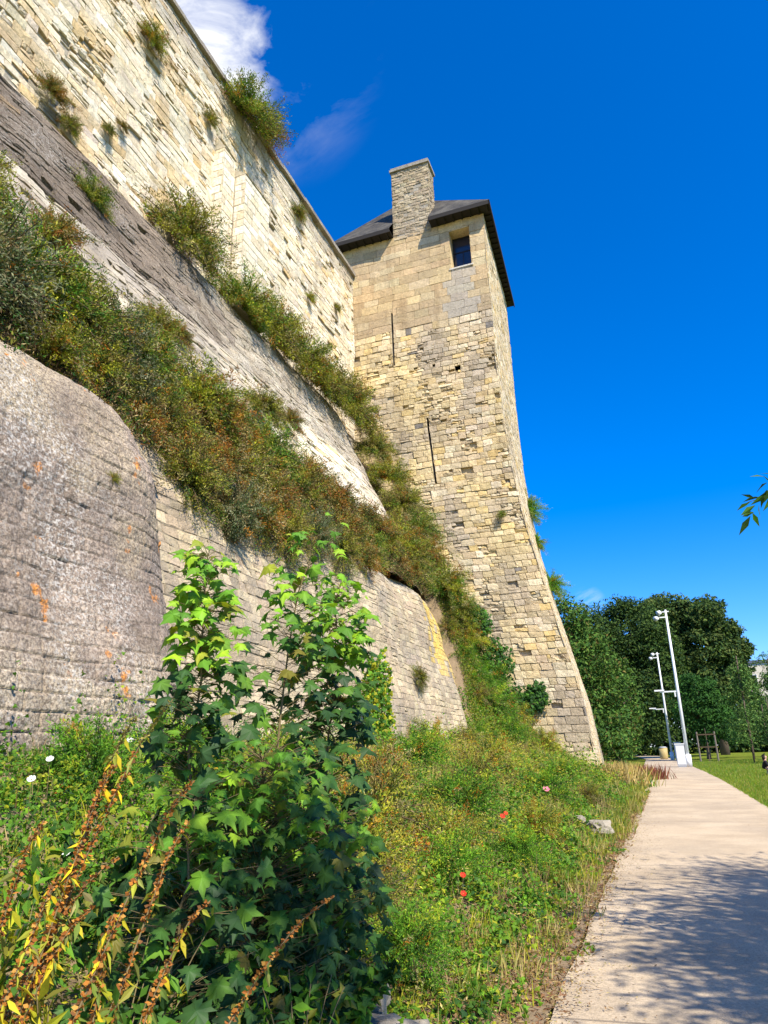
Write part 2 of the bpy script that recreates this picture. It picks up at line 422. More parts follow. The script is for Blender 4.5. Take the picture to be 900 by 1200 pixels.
def hA(u, v):
    j, t = coursed(u, v, .21, .36, 5); m = np.clip(.9 * np.clip((3.3 - v) / .8, 0, 1) + np.clip(lat(u, v, .5, 3, 2) * 1.4, 0, .7) + .38, 0, 1)
    pit = np.clip(lat(u, v, 3.2, 8, 3) - .72, 0, .5)
    return .05 * lat(u, v, .45, 1, 3) + .014 * lat(u, v, 4, 2, 4, .6) - .034 * j * m + .014 * t * m - .05 * pit
def cA(u, v):
    j, t = coursed(u, v, .21, .36, 5); m = np.clip(.9 * np.clip((3.3 - v) / .8, 0, 1) * (lat(u, v, .8, 6, 2) > -.3), 0, 1)[..., None]
    c = A([.40, .31, .225]) * (1 + .28 * lat(u, v, .7, 11, 4) + .14 * t * (1 - j) - .25 * j)[..., None]
    c = c * (1 - m) + A([.58, .47, .32]) * (1 + .10 * t)[..., None] * m
    y = np.clip((lat(u, v, .5, 21, 3) - .25) * 3, 0, 1)[..., None] * (v > 4)[..., None] * .6
    c = c * (1 - y) + A([.62, .50, .30]) * y
    l = np.clip((lat(u, v, 3.2, 23, 4) + .45 * np.clip(1 - np.hypot((u - 12.3) / 1.0, (v - 5.0) / 1.6), 0, 1) - 1.12) * 12, 0, 1)[..., None]
    return np.clip(c * (1 - l) + A([.85, .30, .01]) * l, .02, .9)
o = sheet('bulging_wall_facing', PFplinth(fA, insA, 1), 2.5, LA, .5, 7.45, .017, hA, cA, M_plinA, pA); at_parent(o, pA)
fB, LB = pathf([(-6.75, 6.6), (-6.75, 26.5)] + arc(-10.75, 26.8, 4.0, 0, 82, 18) + [(-14, 31.0)])
insB = [(0.5, -.1), (2, 0), (5, .75), (6.8, 1.25), (7.4, 1.5), (7.75, 1.9), (7.95, 2.4), (8.15, 2.9)]
pB = tag(empty('curved_wall', (-7, 18, 1)), 'curved lower wall of small courses with yellow lichen, below the tower', 'wall')
def colB(cc, u, v, r):
    m = (u > 18.6) & (u < 24.6) & (v > 4.2 - .3*(u-20)) & (v < 7.6) & (vnoise(np.stack([u * .9, v * .45], -1), 8) + .05 * v > .05)
    cc[m] = cc[m] * .45 + A([.85, .55, .03]) * .6 
    m = (v > 7.3); cc[m] = cc[m] * .5 + A([.6, .52, .4]) * .5
    return cc
o = masonry('curved_wall_facing', PFplinth(fB, insB, 2), 0, LB, .5, 7.95, .19, (.25, .5), M_plinB, pB, 5, gap=.005, cham=.014, relief=.010, miss=.0005, deep=.026,
            cols=[(.56, .45, .28), (.50, .39, .25), (.43, .34, .22), (.62, .50, .31)], w=[3, 3, 2, 2], colf=colB, wavy=.03, split=.06); at_parent(o, pB)

# ------------------------------------------------------------------ tower
XRT = [(-1, -2.42), (-.2, -2.62), (3.8, -3.04), (5.8, -3.5), (9.4, -4.3), (12.5, -4.9), (15, -5.22), (18, -5.46), (22.5, -5.56), (31, -5.56)]
YFT = [(-1, 32.15), (0, 32.2), (12, 32.7), (16, 32.8), (31, 32.8)]
tower = tag(empty('stone_tower', (-9, 37, 0)), 'tall square stone tower with flared base, slate roof, chimney and window', 'tower')
def fXR(v): return interp(v, XRT) + 0 * v
def PFfront(u, v):   # u metres left from the corner
    z = v; y = interp(z, YFT); und = .03 * vnoise(np.stack([u * .4, v * .4], -1), 21)
    P = np.stack([fXR(z) - u, y + und, z], -1); return P, np.broadcast_to(A([0, -1., .02]), P.shape)
def PFside(u, v):    # u metres back from the corner
    y = interp(v, YFT) + u
    P = np.stack([fXR(v) - .055 * u - .02 * vnoise(np.stack([u * .4, v * .4], -1), 22), y, v], -1)
    return P, np.broadcast_to(A([1., 0, .1]) / 1.005, P.shape)
def coltow(cc, u, v, r):
    y = np.clip(.6 * vnoise(np.stack([u * .35, v * .22], -1), 15) + .25 + .3 * (u > 3.2) * (v < 22), 0, 1)[:, None] * .55
    cc = cc * (1 - y) + A([.78, .60, .27]) * y * (1 + r.normal(0, .15, (len(cc), 1)))
    g = np.clip(vnoise(np.stack([u * .5 - v * .1, v * .3], -1), 18) * .9 - .1 + .35 * ((v > 17) & (v < 24) & (u < 4.5)), 0, .75)[:, None]
    cc = cc * (1 - g) + A([.40, .33, .25]) * g * (1 + r.normal(0, .15, (len(cc), 1)))
    rnd = r.random(len(cc)) < .006; cc[rnd] = A([.22, .195, .17])
    return np.clip(cc, .03, .85)
SL1 = (5.66, 5.76, 22.0, 25.4); SL2 = (3.95, 4.06, 14.6, 18.4)
PUT = [(1.98, 2.28, 20.9, 21.15), (3.35, 3.5, 21.4, 21.55)]
WIN = (.90, 2.08, 27.35, 29.9)
TC = [(.66, .52, .32), (.60, .46, .26), (.72, .60, .41), (.54, .42, .27), (.66, .47, .20)]
o = masonry('lower_facing', PFfront, 0, 12, -.8, 24.2, .31, (.3, .68), M_tower, tower, 6, gap=.006, cham=.012, relief=.015, miss=.016, deep=.08, jit=.006, cols=TC, w=[4, 4, 3, 2, 1.5],
            colf=coltow, holes=[SL1, SL2] + PUT, wavy=.03, rubble=lambda u, v: .6 if (vnoise(A([u * .5, v * .3]), 44) > .35 and 8 < v < 22.5) else .07); at_parent(o, tower)
def colash(cc, u, v, r):
    g = np.clip((26.2 - v) / 1.2, 0, 1)[:, None] * .5
    cc = cc * (1 - g) + A([.36, .29, .2]) * g
    m = (u > 1.0) & (u < 2.4) & (v < 27.3); cc[m] = cc[m] * .4 + A([.4, .38, .34]) * .6
    return cc
o = masonry('ashlar_facing', PFfront, 0, 9.2, 24.2, 30.55, .46, (.6, 1.25), M_ash, tower, 7, gap=.005, cham=.008, relief=.006, miss=0, deep=.05,
            cols=[(.58, .43, .23), (.54, .39, .21), (.62, .48, .28), (.48, .35, .19)], w=[4, 4, 2, 1.2], colf=colash, holes=[WIN, (SL1[0], SL1[1], 24, SL1[3])], split=.02); at_parent(o, tower)
o = masonry('side_facing', PFside, 0, 9.0, -.8, 30.5, .31, (.3, .7), M_tower, tower, 8, gap=.005, cham=.011, relief=.010, miss=.008, deep=.05, cols=TC, w=[5, 4, 4, 1, 1], wavy=.02); at_parent(o, tower)
# solid core set behind the facing
zs = A([-.8, 3.8, 5.8, 9.4, 12.5, 15, 18, 22.5, 30.5]); V = []
for z in zs:
    xr = float(interp(z, XRT)) - .45; yf = float(interp(z, YFT)) + 1.25
    V += [(-14.6, yf, z), (xr, yf, z), (xr - .45, 41.2, z), (-14.6, 41.2, z)]
F = []
for i in range(len(zs) - 1):
    for j in range(4): q = i * 4; F.append((q + j, q + (j + 1) % 4, q + 4 + (j + 1) % 4, q + 4 + j))
F += [(3, 2, 1, 0), tuple(len(V) - 4 + k for k in range(4))]
o = mesh('tower_core', V, A(F), M_void, np.full((len(V), 3), .3), parent=tower); at_parent(o, tower)
# back and hidden left faces
b = MB(); V = []
for z in zs: xr = float(interp(z, XRT)) - .055 * 9.0; V += [(-14.75, 41.78, z), (xr - .02, 41.78, z)]
b.add(V, A([(2 * i, 2 * i + 2, 2 * i + 3, 2 * i + 1) for i in range(len(zs) - 1)]), (.6, .52, .38))
b.add([(-14.76, 32.85, 28), (-14.76, 41.8, 28), (-14.76, 41.8, 30.5), (-14.76, 32.85, 30.5)], A([(0, 3, 2, 1)]), (.5, .43, .3))
o = b.build('rear_facing', M_tower, tower); at_parent(o, tower)
# window: reveals, frame, glazing bars, pane
xw0, xw1 = -5.56 - WIN[1], -5.56 - WIN[0]; zw0, zw1 = WIN[2], WIN[3]; yf = 32.8
win = empty('window'); win.parent = tower; at_parent(win, tower)
b = MB(); c = (.60, .46, .25); d = .95
b.add([(xw0, yf - .01, zw0), (xw0, yf + d, zw0), (xw0, yf + d, zw1), (xw0, yf - .01, zw1)], A([(0, 1, 2, 3)]), c)
b.add([(xw1, yf - .01, zw0), (xw1, yf + d, zw0), (xw1, yf + d, zw1), (xw1, yf - .01, zw1)], A([(3, 2, 1, 0)]), c)
b.add([(xw0, yf - .01, zw1), (xw1, yf - .01, zw1), (xw1, yf + d, zw1), (xw0, yf + d, zw1)], A([(0, 1, 2, 3)]), c)
b.build('window_reveal', M_ash, win)
b = MB(); b.box(xw0 - .1, xw1 + .1, yf - .06, yf + d, zw0 - .09, zw0, (.6, .55, .46)); b.build('window_sill', M_ash, win)
b = MB(); t = .07; yy = yf + .72
b.box(xw0, xw0 + t, yy, yy + .08, zw0, zw1 - .002); b.box(xw1 - t, xw1, yy, yy + .08, zw0, zw1 - .002); b.box(xw0 + t, xw1 - t, yy, yy + .08, zw1 - t, zw1 - .002)
b.box(xw0 + t, xw1 - t, yy, yy + .08, zw0, zw0 + t); b.box(xw0 + t, xw1 - t, yy + .004, yy + .07, zw0 + 1.5, zw0 + 1.56); b.box((xw0 + xw1) / 2 - .02, (xw0 + xw1) / 2 + .02, yy + .01, yy + .06, zw0 + t, zw0 + 1.5)
b.build('window_frame', M_wood, win)
b = MB(); b.box(xw0 + .02, xw1 - .02, yy + .03, yy + .045, zw0 + .02, zw1 - .02); b.build('window_pane', M_glass, win)
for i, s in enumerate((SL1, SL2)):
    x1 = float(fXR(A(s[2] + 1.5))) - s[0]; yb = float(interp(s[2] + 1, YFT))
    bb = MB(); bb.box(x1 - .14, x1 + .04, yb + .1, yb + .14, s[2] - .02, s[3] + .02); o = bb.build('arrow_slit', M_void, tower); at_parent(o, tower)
# roof: hipped slate with deep eaves, interrupted at the chimney
EX0, EX1, EY0, EY1, EZ = -15.0, -5.05, 32.08, 42.4, 30.62
CX0, CX1, CY0, CY1 = -11.02, -8.66, 32.80, 34.0
apex = [(-11.9, 37.0, 36.9), (-11.2, 37.0, 36.9)]
def roofz(x, y):
    return EZ + .1 + (y - EY0) * (36.9 - EZ - .1) / (37.0 - EY0)
b = MB(); z0 = EZ + .10
ye = CY0 + .0
yc = 34.0
def P3(x, y): return (x, y, roofz(x, y))
# front slope in three strips so the chimney passes through the eave
b.add([(EX0, EY0, z0), (CX0, EY0, z0), P3(CX0, CY1), P3(EX0 + (CY1 - EY0) * (apex[0][0] - EX0) / (37 - EY0), CY1)], A([(0, 1, 2, 3)]), (.5,) * 3)
b.add([(CX1, EY0, z0), (EX1, EY0, z0), P3(EX1 + (CY1 - EY0) * (apex[1][0] - EX1) / (37 - EY0), CY1), P3(CX1, CY1)], A([(0, 1, 2, 3)]), (.5,) * 3)
xl = EX0 + (CY1 - EY0) * (apex[0][0] - EX0) / (37 - EY0); xr = EX1 + (CY1 - EY0) * (apex[1][0] - EX1) / (37 - EY0)
b.add([P3(xl, CY1), P3(CX0, CY1), P3(CX1, CY1), P3(xr, CY1), apex[1], apex[0]], [A([(0, 1, 2, 3, 4, 5)])], (.5,) * 3)
b.add([(EX1, EY0, z0), (EX1 - .55, EY1, z0), (apex[1][0], apex[1][1], 36.9), P3(xr, CY1)], A([(0, 1, 2, 3)]), (.5,) * 3)
b.add([(EX0, EY0, z0), P3(xl, CY1), (apex[0][0], 37.0, 36.9), (EX0, EY1, z0)], A([(0, 1, 2, 3)]), (.5,) * 3)
b.add([(EX1 - .55, EY1, z0), (EX0, EY1, z0), apex[0], apex[1]], A([(0, 1, 2, 3)]), (.5,) * 3)
m, nt, bs = nodes('slate_courses'); v = objvec(nt)
br = N(nt, 'ShaderNodeTexBrick'); nt.links.new(v, br.inputs['Vector']); br.inputs['Scale'].default_value = 1; br.inputs['Brick Width'].default_value = .3; br.inputs['Row Height'].default_value = .22
br.inputs['Color1'].default_value = (.06, .053, .045, 1); br.inputs['Color2'].default_value = (.032, .029, .026, 1); br.inputs['Mortar'].default_value = (.04, .04, .04, 1); br.inputs['Mortar Size'].default_value = .012
cst = mix(nt, ramp(nt, noise(nt, 1.2, 7, .7, v), [(.4, 0.), (.7, .8)]), br.outputs['Color'], (.15, .135, .105)); nt.links.new(cst, bs.inputs['Base Color']); bs.inputs['Roughness'].default_value = .8; bs.inputs['Specular IOR Level'].default_value = .15
bump(nt, bs, noise(nt, 6, 6, .8, v), .7, .08)
roof = b.build('roof', m, tower); at_parent(roof, tower)
b = MB(); zt, zb = EZ + .095, EZ - .04
b.box(EX0, CX0, EY0, EY0 + .05, zb - .12, zt); b.box(CX1, EX1, EY0, EY0 + .05, zb - .12, zt)
b.box(EX0, CX0, EY0 + .05, 32.9, zb, zb + .05); b.box(CX1, EX1 - .05, EY0 + .05, 32.9, zb, zb + .05)
b.add([(EX1 - .05, EY0, zb - .12), (EX1, EY0, zb - .12), (EX1 - .55, EY1, zb - .12), (EX1 - .6, EY1, zb - .12), (EX1 - .05, EY0, zt), (EX1, EY0, zt), (EX1 - .55, EY1, zt), (EX1 - .6, EY1, zt)],
      A([(0, 3, 2, 1), (4, 5, 6, 7), (0, 1, 5, 4), (1, 2, 6, 5), (2, 3, 7, 6), (3, 0, 4, 7)]))
b.add([(-6.2, 32.9, zb), (EX1 - .05, 32.9, zb), (EX1 - .6, EY1, zb), (-6.8, EY1, zb)], A([(0, 3, 2, 1)]))
o = b.build('eaves', M_wood, tower); at_parent(o, tower)
def rafter(bx):
    b = MB(); b.box(*bx); o = b.build('rafter_end', M_wood, tower); at_parent(o, tower)
for x in np.arange(EX0 + .2, EX1 - .1, .5):
    if CX0 - .1 < x < CX1 + .1: continue
    rafter((x - .04, x + .04, EY0 + .06, 32.78, zb - .1, zb - .003))
for y_ in np.arange(33.1, 42, .5):
    xx = -5.56 - .055 * (y_ - 32.8); rafter((xx, xx + .36, y_ - .04, y_ + .04, zb - .1, zb - .003))
# chimney
ch = empty('chimney'); ch.parent = tower; at_parent(ch, tower)
cc_ = [(.50, .39, .24), (.43, .33, .205), (.56, .45, .29), (.36, .28, .18)]
kw = dict(row=.2, blk=(.25, .5), mat=M_tower, parent=ch, relief=.02, miss=.02, deep=.04, cols=cc_, w=[3, 3, 2, 1.5], split=.1)
ZC = 35.4
masonry('chimney_stack', PFface((CX0, CY0 - .02, 0), (1, 0, 0), (0, -1, 0)), 0, CX1 - CX0, 30.3, ZC, seed=61, **kw)
def PFcs(u, v):
    y = CY0 - .02 + u; x = CX1 + np.clip(32.6 - v, 0, 2.0) * .0 + 0 * u
    P = np.stack([x, y, v], -1); return P, np.broadcast_to(A([1., 0, 0]), P.shape)
masonry('chimney_flank', PFcs, 0, CY1 - CY0 + .02, 30.3, ZC, seed=62, **kw)
bb = MB(); bb.box(CX0 + .02, CX1 - .045, CY0 + .03, CY1, 30.3, ZC - .01, (.4, .35, .27)); bb.build('chimney_core', M_tower, ch)
bb = MB(); bb.box(CX0 - .08, CX1 + .08, CY0 - .1, CY1 + .08, ZC, ZC + .16, (.34, .3, .24)); bb.box(CX0 - .02, CX1 + .02, CY0 - .04, CY1 + .02, ZC + .162, ZC + .3, (.3, .27, .22))
bb.build('chimney_cap', M_tower, ch)

# ------------------------------------------------------------------ ground
def bankz(x, y):
    x = np.asarray(x, float); y = np.asarray(y, float)
    z = np.interp(-x, [.95, 1.25, 1.6, 2.6, 4, 5.5, 6.8, 8, 14], [.0, .03, .10, .40, .9, 1.4, 1.75, 1.85, 1.9])
    t = np.clip((y - 21) / 10, 0, 1); t = t * t * (3 - 2 * t)
    w = np.interp(-x, [.95, 2.6, 4.0, 4.84, 6.2, 6.9, 7.5, 9, 10.67, 11.8, 13.6], [0, .25, 1.2, 1.8, 3.0, 4.2, 6.3, 9.5, 12.6, 14.2, 17.2])
    end = np.clip((y - 26.3) / 5.2, 0, 1); end = end * end * (3 - 2 * end)
    z2 = z * (1 - end) + w * end
    z2 = np.where(x > -7.0, z2, np.where(y > 26.3, z2, z))
    return z2 + .05 * vnoise(np.stack([x * 1.3, y * 1.3], -1), 2) * np.clip((-x - 1) / 1, 0, 1)
def grid(x0, x1, y0, y1, nx, ny, zf):
    X, Y = np.meshgrid(np.linspace(x0, x1, nx), np.linspace(y0, y1, ny), indexing='ij')
    V = np.stack([X, Y, zf(X, Y)], -1).reshape(-1, 3)
    i, j = np.meshgrid(np.arange(nx - 1), np.arange(ny - 1), indexing='ij')
    F = np.stack([i * ny + j, (i + 1) * ny + j, (i + 1) * ny + j + 1, i * ny + j + 1], -1).reshape(-1, 4)
    return V, F
m, nt, bs = nodes('grassland'); v = objvec(nt)
c = ramp(nt, noise(nt, .7, 8, .7, v), [(.3, (.10, .16, .015)), (.5, (.17, .22, .025)), (.62, (.30, .27, .06)), (.75, (.14, .20, .02))])
c = mix(nt, noise(nt, 14, 5, .8, v), c, mix(nt, .5, c, (.05, .08, .01))); nt.links.new(c, bs.inputs['Base Color']); bs.inputs['Roughness'].default_value = 1; bs.inputs['Specular IOR Level'].default_value = 0
bump(nt, bs, noise(nt, 30, 5, .8, v), 1, .06)
b = MB(); b.add([(-700, -300, -.05), (700, -300, -.05), (700, 1500, -.05), (-700, 1500, -.05)], A([(0, 1, 2, 3)]))
tag(b.build('ground', m), 'flat ground stretching to the horizon', kind='structure')
PL = [(-6, -.95), (0, -.93), (19, -.9), (28, -1.0), (40, -1.3), (52, -1.75), (75, -2.1), (102, -2.6), (130, -4.5), (160, -8)]
PR = [(-6, 2.25), (0, 2.28), (22, 2.3), (38, 2.3), (52, 2.1), (65, 1.75), (82, 1.2), (110, .6), (130, -.9), (160, -4)]
ys = np.concatenate([np.arange(-6, 40, .5), np.arange(40, 160, 2.)])
ed = .03 * vnoise(np.stack([ys * 2, ys * .3], -1), 5)
pl_ = np.interp(ys, *A(PL).T) + ed; pr_ = np.interp(ys, *A(PR).T) + ed[::-1]
def lawnz(x, y):
    return -.0 + .0 * x + np.clip((x - 2.2) / 6, 0, 1) * .22 * np.clip((y - 10) / 20, 0, 1) - .03 + .03 * np.clip((x - 2.2) / .4, 0, 1)
V = []; nl = 50
for i in range(len(ys)):
    X = pr_[i] - .03 + (np.linspace(0, 1, nl) ** 2) * 70
    V += [(x, ys[i], float(lawnz(A(x - pr_[i] + 2.2), A(ys[i]))) + .0) for x in X]
i, j = np.meshgrid(np.arange(len(ys) - 1), np.arange(nl - 1), indexing='ij')
F = np.stack([i * nl + j, i * nl + j + 1, (i + 1) * nl + j + 1, (i + 1) * nl + j], -1).reshape(-1, 4)
tag(mesh('lawn', V, F, m, smooth=True), 'mown grass lawn to the right of the path', kind='structure')
V = []; nx = 9
for i in range(len(ys)):
    for t in np.linspace(0, 1, nx): V.append((pl_[i] + t * (pr_[i] - pl_[i]), ys[i], .02 * (1 - (2 * t - 1) ** 2) + .004))
i, j = np.meshgrid(np.arange(len(ys) - 1), np.arange(nx - 1), indexing='ij')
F = np.stack([i * nx + j, i * nx + j + 1, (i + 1) * nx + j + 1, (i + 1) * nx + j], -1).reshape(-1, 4)
m, nt, bs = nodes('path_concrete'); v = objvec(nt)
c = ramp(nt, noise(nt, .8, 6, .6, v), [(.3, (.40, .31, .205)), (.5, (.49, .385, .26)), (.7, (.54, .43, .295)), (.85, (.43, .335, .225))])
c = mix(nt, ramp(nt, noise(nt, .35, 6, .7, v), [(.45, 0.), (.6, .5)]), c, (.33, .265, .19))
c = mix(nt, 1., c, ramp(nt, noise(nt, 45, 5, .85, v), [(.3, .5), (.5, 1.), (.7, 1.3)]), 'MULTIPLY')
c = mix(nt, ramp(nt, noise(nt, 120, 2, .6, v), [(.62, 0.), (.68, .6)]), c, (.16, .12, .09))
sx = N(nt, 'ShaderNodeSeparateXYZ'); nt.links.new(v, sx.inputs[0])
w_ = math_(nt, 'MODULO', math_(nt, 'ADD', math_(nt, 'ADD', sx.outputs[1], 7.5), math_(nt, 'MULTIPLY', noise(nt, .8, 2, .5, v), .12)), 6.4)
c = mix(nt, math_(nt, 'MULTIPLY', math_(nt, 'LESS_THAN', w_, .03), .6), c, (.12, .1, .08))
nt.links.new(c, bs.inputs['Base Color']); bs.inputs['Roughness'].default_value = .95; bs.inputs['Specular IOR Level'].default_value = .1
bump(nt, bs, noise(nt, 90, 3, .7, v), .5, .008)
tag(mesh('path', V, F, m, smooth=True), 'pale gravelly concrete footpath', kind='structure')
# soil bank and planted slope
m_soil = flat_mat('soil', (.21, .15, .085), 1, nscale=6, var=.5, bumpk=1.)
V, F = grid(-14, -.93, -3, 32.6, 90, 200, bankz)
tag(mesh('bank', V, F, m_soil, smooth=True), 'earth bank rising from the path to the foot of the walls', kind='structure')
def slopez(x, y): return np.interp(-x, [8.0, 8.5, 9.8, 10.6, 11.5], [7.3, 8.0, 10.6, 11.6, 12.4]) + .12 * vnoise(np.stack([x, y], -1), 6)
V, F = grid(-11.5, -8.3, 9.0, 31.5, 30, 120, slopez)
V2, F2 = grid(-11.5, -7.7, -3, 9.6, 30, 60, lambda x, y: np.interp(-x, [7.2, 8.3, 8.9, 9.8, 10.6, 11.5], [5.6, 6.9, 8.3, 10.5, 11.6, 12.4]) + .12 * vnoise(np.stack([x, y], -1), 6))
# drop the part beyond the rounded end of the curved wall
V[:, 0] -= np.clip(V[:, 1] - 26, 0, 9) ** 2 * .07
b = MB(); b.add(V, F); b.add(V2, F2)
V3 = [(-9.4, 8.2, 0), (-9.4, 8.2, 9), (-8.2, 8.2, 7.5), (-8.2, 8.2, 0)]
tag(b.build('terrace_slope', m_soil, smooth=True), 'steep earth slope between the lower and upper walls', kind='structure')

# ------------------------------------------------------------------ foliage
def tmpl_lance(w=.28, fold=.12): return A([(0, 0, 0), (-w / 2, .45, fold * w), (0, .5, -.02), (w / 2, .45, fold * w), (0, 1, -.08)]), A([(0, 2, 1), (0, 3, 2), (1, 2, 4), (2, 3, 4)])
def tmpl_quad(w=.5): return A([(0, 0, 0), (-w / 2, .5, .08), (0, 1, -.06), (w / 2, .5, .08)]), A([(0, 2, 1), (0, 3, 2)])
def tmpl_palm(seed=0, droop=.3, cup=.12):
    rr_ = np.random.default_rng(seed)
    pts = [(-.06, .02), (-.30, -.10), (-.27, .06), (-.56, .06), (-.40, .25), (-.58, .48), (-.30, .44), (-.24, .60), (-.13, .66), (0, 1.0), (.13, .66), (.24, .60), (.30, .44), (.58, .48), (.40, .25), (.56, .06), (.27, .06), (.30, -.10), (.06, .02)]
    pts = [(x * rr_.uniform(.85, 1.15) * (1.1 if x > 0 and seed % 2 else 1), y + rr_.normal(0, .03)) for x, y in pts]
    V = [(0, .30, .05)] + [(x, y, .02 - droop * 1.6 * (x * x) - cup * 2.2 * max(0, y - .35) ** 1.3 + rr_.normal(0, .025) - .1 * abs(x)) for x, y in pts]
    F = [(0, i + 1, i) for i in range(1, len(pts))] + [(0, 1, len(pts))]
    return A(V), A(F)
def tmpl_ivy():
    pts = [(0, 0), (-.38, -.08), (-.45, .35), (-.2, .5), (0, 1), (.2, .5), (.45, .35), (.38, -.08)]
    V = [(0, .3, .04)] + [(x, y, -.1 * abs(x) - .05 * y) for x, y in pts]
    return A(V), A([(0, i % 8 + 1 if i < 8 else 1, i) for i in range(1, 9)])
PALMS = [tmpl_palm(q, d_, c_) for q, (d_, c_) in enumerate([(.2, .1), (.45, .25), (.7, .1), (.1, .4)])]
THIN = (A([(-.011, 0, 0), (.011, 0, 0), (.009, .5, .05), (-.009, .5, .05), (0, 1, .2)]), A([(0, 1, 2), (0, 2, 3), (3, 2, 4)]))
LANCE, QUAD, PALM, IVY, GRASS = tmpl_lance(), tmpl_quad(), tmpl_palm(), tmpl_ivy(), (A([(-.03, 0, 0), (.03, 0, 0), (.02, .5, .04), (-.02, .5, .04), (0, 1, .16)]), A([(0, 1, 2), (0, 2, 3), (3, 2, 4)]))
def unit(v): return v / (np.linalg.norm(v, axis=-1, keepdims=True) + 1e-9)
def scatter(T, P, D, Nn, S, C):
    """leaves: template T at P, growing along D, face normal near Nn, size S, colour C"""
    tv, tf = T; n = len(P)
    Y = unit(D); Z = unit(Nn - (Nn * Y).sum(-1, keepdims=True) * Y); X = np.cross(Y, Z)
    V = P[:, None] + S[:, None, None] * (tv[None, :, 0, None] * X[:, None] + tv[None, :, 1, None] * Y[:, None] + tv[None, :, 2, None] * Z[:, None])
    F = (tf[None] + (np.arange(n) * len(tv))[:, None, None]).reshape(-1, 3)
    return V.reshape(-1, 3), F, np.repeat(C, len(tv), 0)
def rdir(n, r, up=0.): 
    d = unit(r.normal(size=(n, 3))); d[:, 2] += up; return unit(d)
G_BR, G_MID, G_DK, G_YE, G_OL, G_BN, G_OR, G_ST, G_RD = (.12, .27, .015), (.07, .17, .015), (.03, .08, .012), (.34, .34, .02), (.21, .20, .03), (.16, .10, .045), (.42, .17, .02), (.46, .36, .15), (.30, .07, .03)

# --- wall shrubs (valerian, wallflower and broom like)
def shrub_mesh(seed, nst, cols, w, leaf=.075, tpl=LANCE, dens=34, upb=.35, tips=0.):
    r = np.random.default_rng(seed)
    d = rdir(nst, r, upb); d[:, 2] = np.abs(d[:, 2]) * .8 + d[:, 2] * .2
    L = r.uniform(.45, 1., nst) * (1 + .25 * vnoise(d * 2.0, seed))
    Ps, Ds, Cs, Ss = [], [], [], []
    sb = MB()
    cols = [tuple(np.minimum(A(q) * 1.3, .6)) for q in cols] + [(.44, .36, .18)]; w = list(w) + [.2 if seed == 107 else .9]; tone = palette(nst, r, cols, w, .1)
    for i in range(nst):
        t = np.linspace(0, 1, 6); sag = A([0, 0, -1.]) * .25 * L[i]
        cur = d[i][None] * t[:, None] * L[i] + sag * (t ** 2)[:, None]
        if i % 2 == 0: sb.tube(cur, np.linspace(.012, .003, 6), 3, (.1, .07, .04), cap=False)
        k = dens; tt = r.beta(2.2, 1.2, k)
        p = np.stack([np.interp(tt, t, cur[:, a]) for a in range(3)], -1) + r.normal(0, .03, (k, 3)) * (.4 + tt[:, None])
        Ps.append(p); Ds.append(unit(d[i] * .7 + r.normal(0, .6, (k, 3)))); Ss.append(r.uniform(.6, 1.3, k) * leaf)
        c = tone[i] * .55 + .45 * palette(k, r, cols, w, .2)
        if tips > r.random(): m_ = tt > .8; c[m_] = A(G_OR) * r.uniform(.5, 1)
        Cs.append(c)
    P, D, S, C = map(np.concatenate, (Ps, Ds, Ss, Cs))
    V, F, Cc = scatter(tpl, P, D, rdir(len(P), r, .5) , S, C)
    return (V, F, Cc), sb
kinds = {
 'olive':  (101, 170, [G_OL, G_DK, G_MID, G_BN, G_YE], [4, 3.4, 1.2, 2.4, 1.2]),
 'green':  (102, 170, [G_MID, G_DK, G_BR, G_OL, G_YE], [2, 3.5, .4, 3.5, .8]),
 'brown':  (103, 150, [G_BN, G_OL, G_DK, G_RD, G_OR], [3, 4, 3, .5, .5]),
 'yellow': (104, 160, [G_YE, G_OL, G_MID, G_OR, G_DK], [2.5, 4, 2, .5, 2]),
 'rusty':  (105, 150, [G_OR, G_BN, G_OL, G_DK, G_RD], [1.0, 2.4, 4.5, 3, .6]),
 'fresh':  (107, 170, [G_MID, G_DK, G_BR, G_YE], [4, 2.4, 2.5, .8]),
 'grey':   (106, 160, [(.12, .14, .07), G_DK, (.2, .2, .12), G_BN], [3, 3, 1.5, 1.5]),
}
proto = {}
def shrub(kind, loc, rad, label, tilt=25, group='shrubs rooted in the old walls', squash=1., cat='shrub', facing=0):
    rz = rng.uniform(0, 6.28)
    root = empty('wall_shrub', loc)
    # tilt the growth direction out of the wall (+X), or towards -Y when facing=90
    from mathutils import Matrix, Euler
    Mx = Matrix.Rotation(-R(facing), 3, 'Z') @ Matrix.Rotation(R(tilt), 3, 'Y') @ Matrix.Rotation(rz, 3, 'Z')
    rad = rad * (1.42 if rad > .5 else 1.25); root.rotation_euler = Mx.to_euler(); root.scale = (rad, rad, rad * squash)
    tag(root, label, cat, group)
    if kind not in proto:
        s, n, c, w = kinds[kind]
        (V, F, Cc), sb = shrub_mesh(s, n, c, w, leaf=.052, dens=95, tips=.25 if kind in ('brown', 'rusty', 'yellow') else .05)
        f = mesh('foliage', V, F, M_leafd, Cc, parent=root); s_ = sb.build('twigs', M_twig, root)
        proto[kind] = (f, s_)
    else:
        for q in proto[kind]: c_ = q.copy(); COL.objects.link(c_); c_.parent = root
    return root
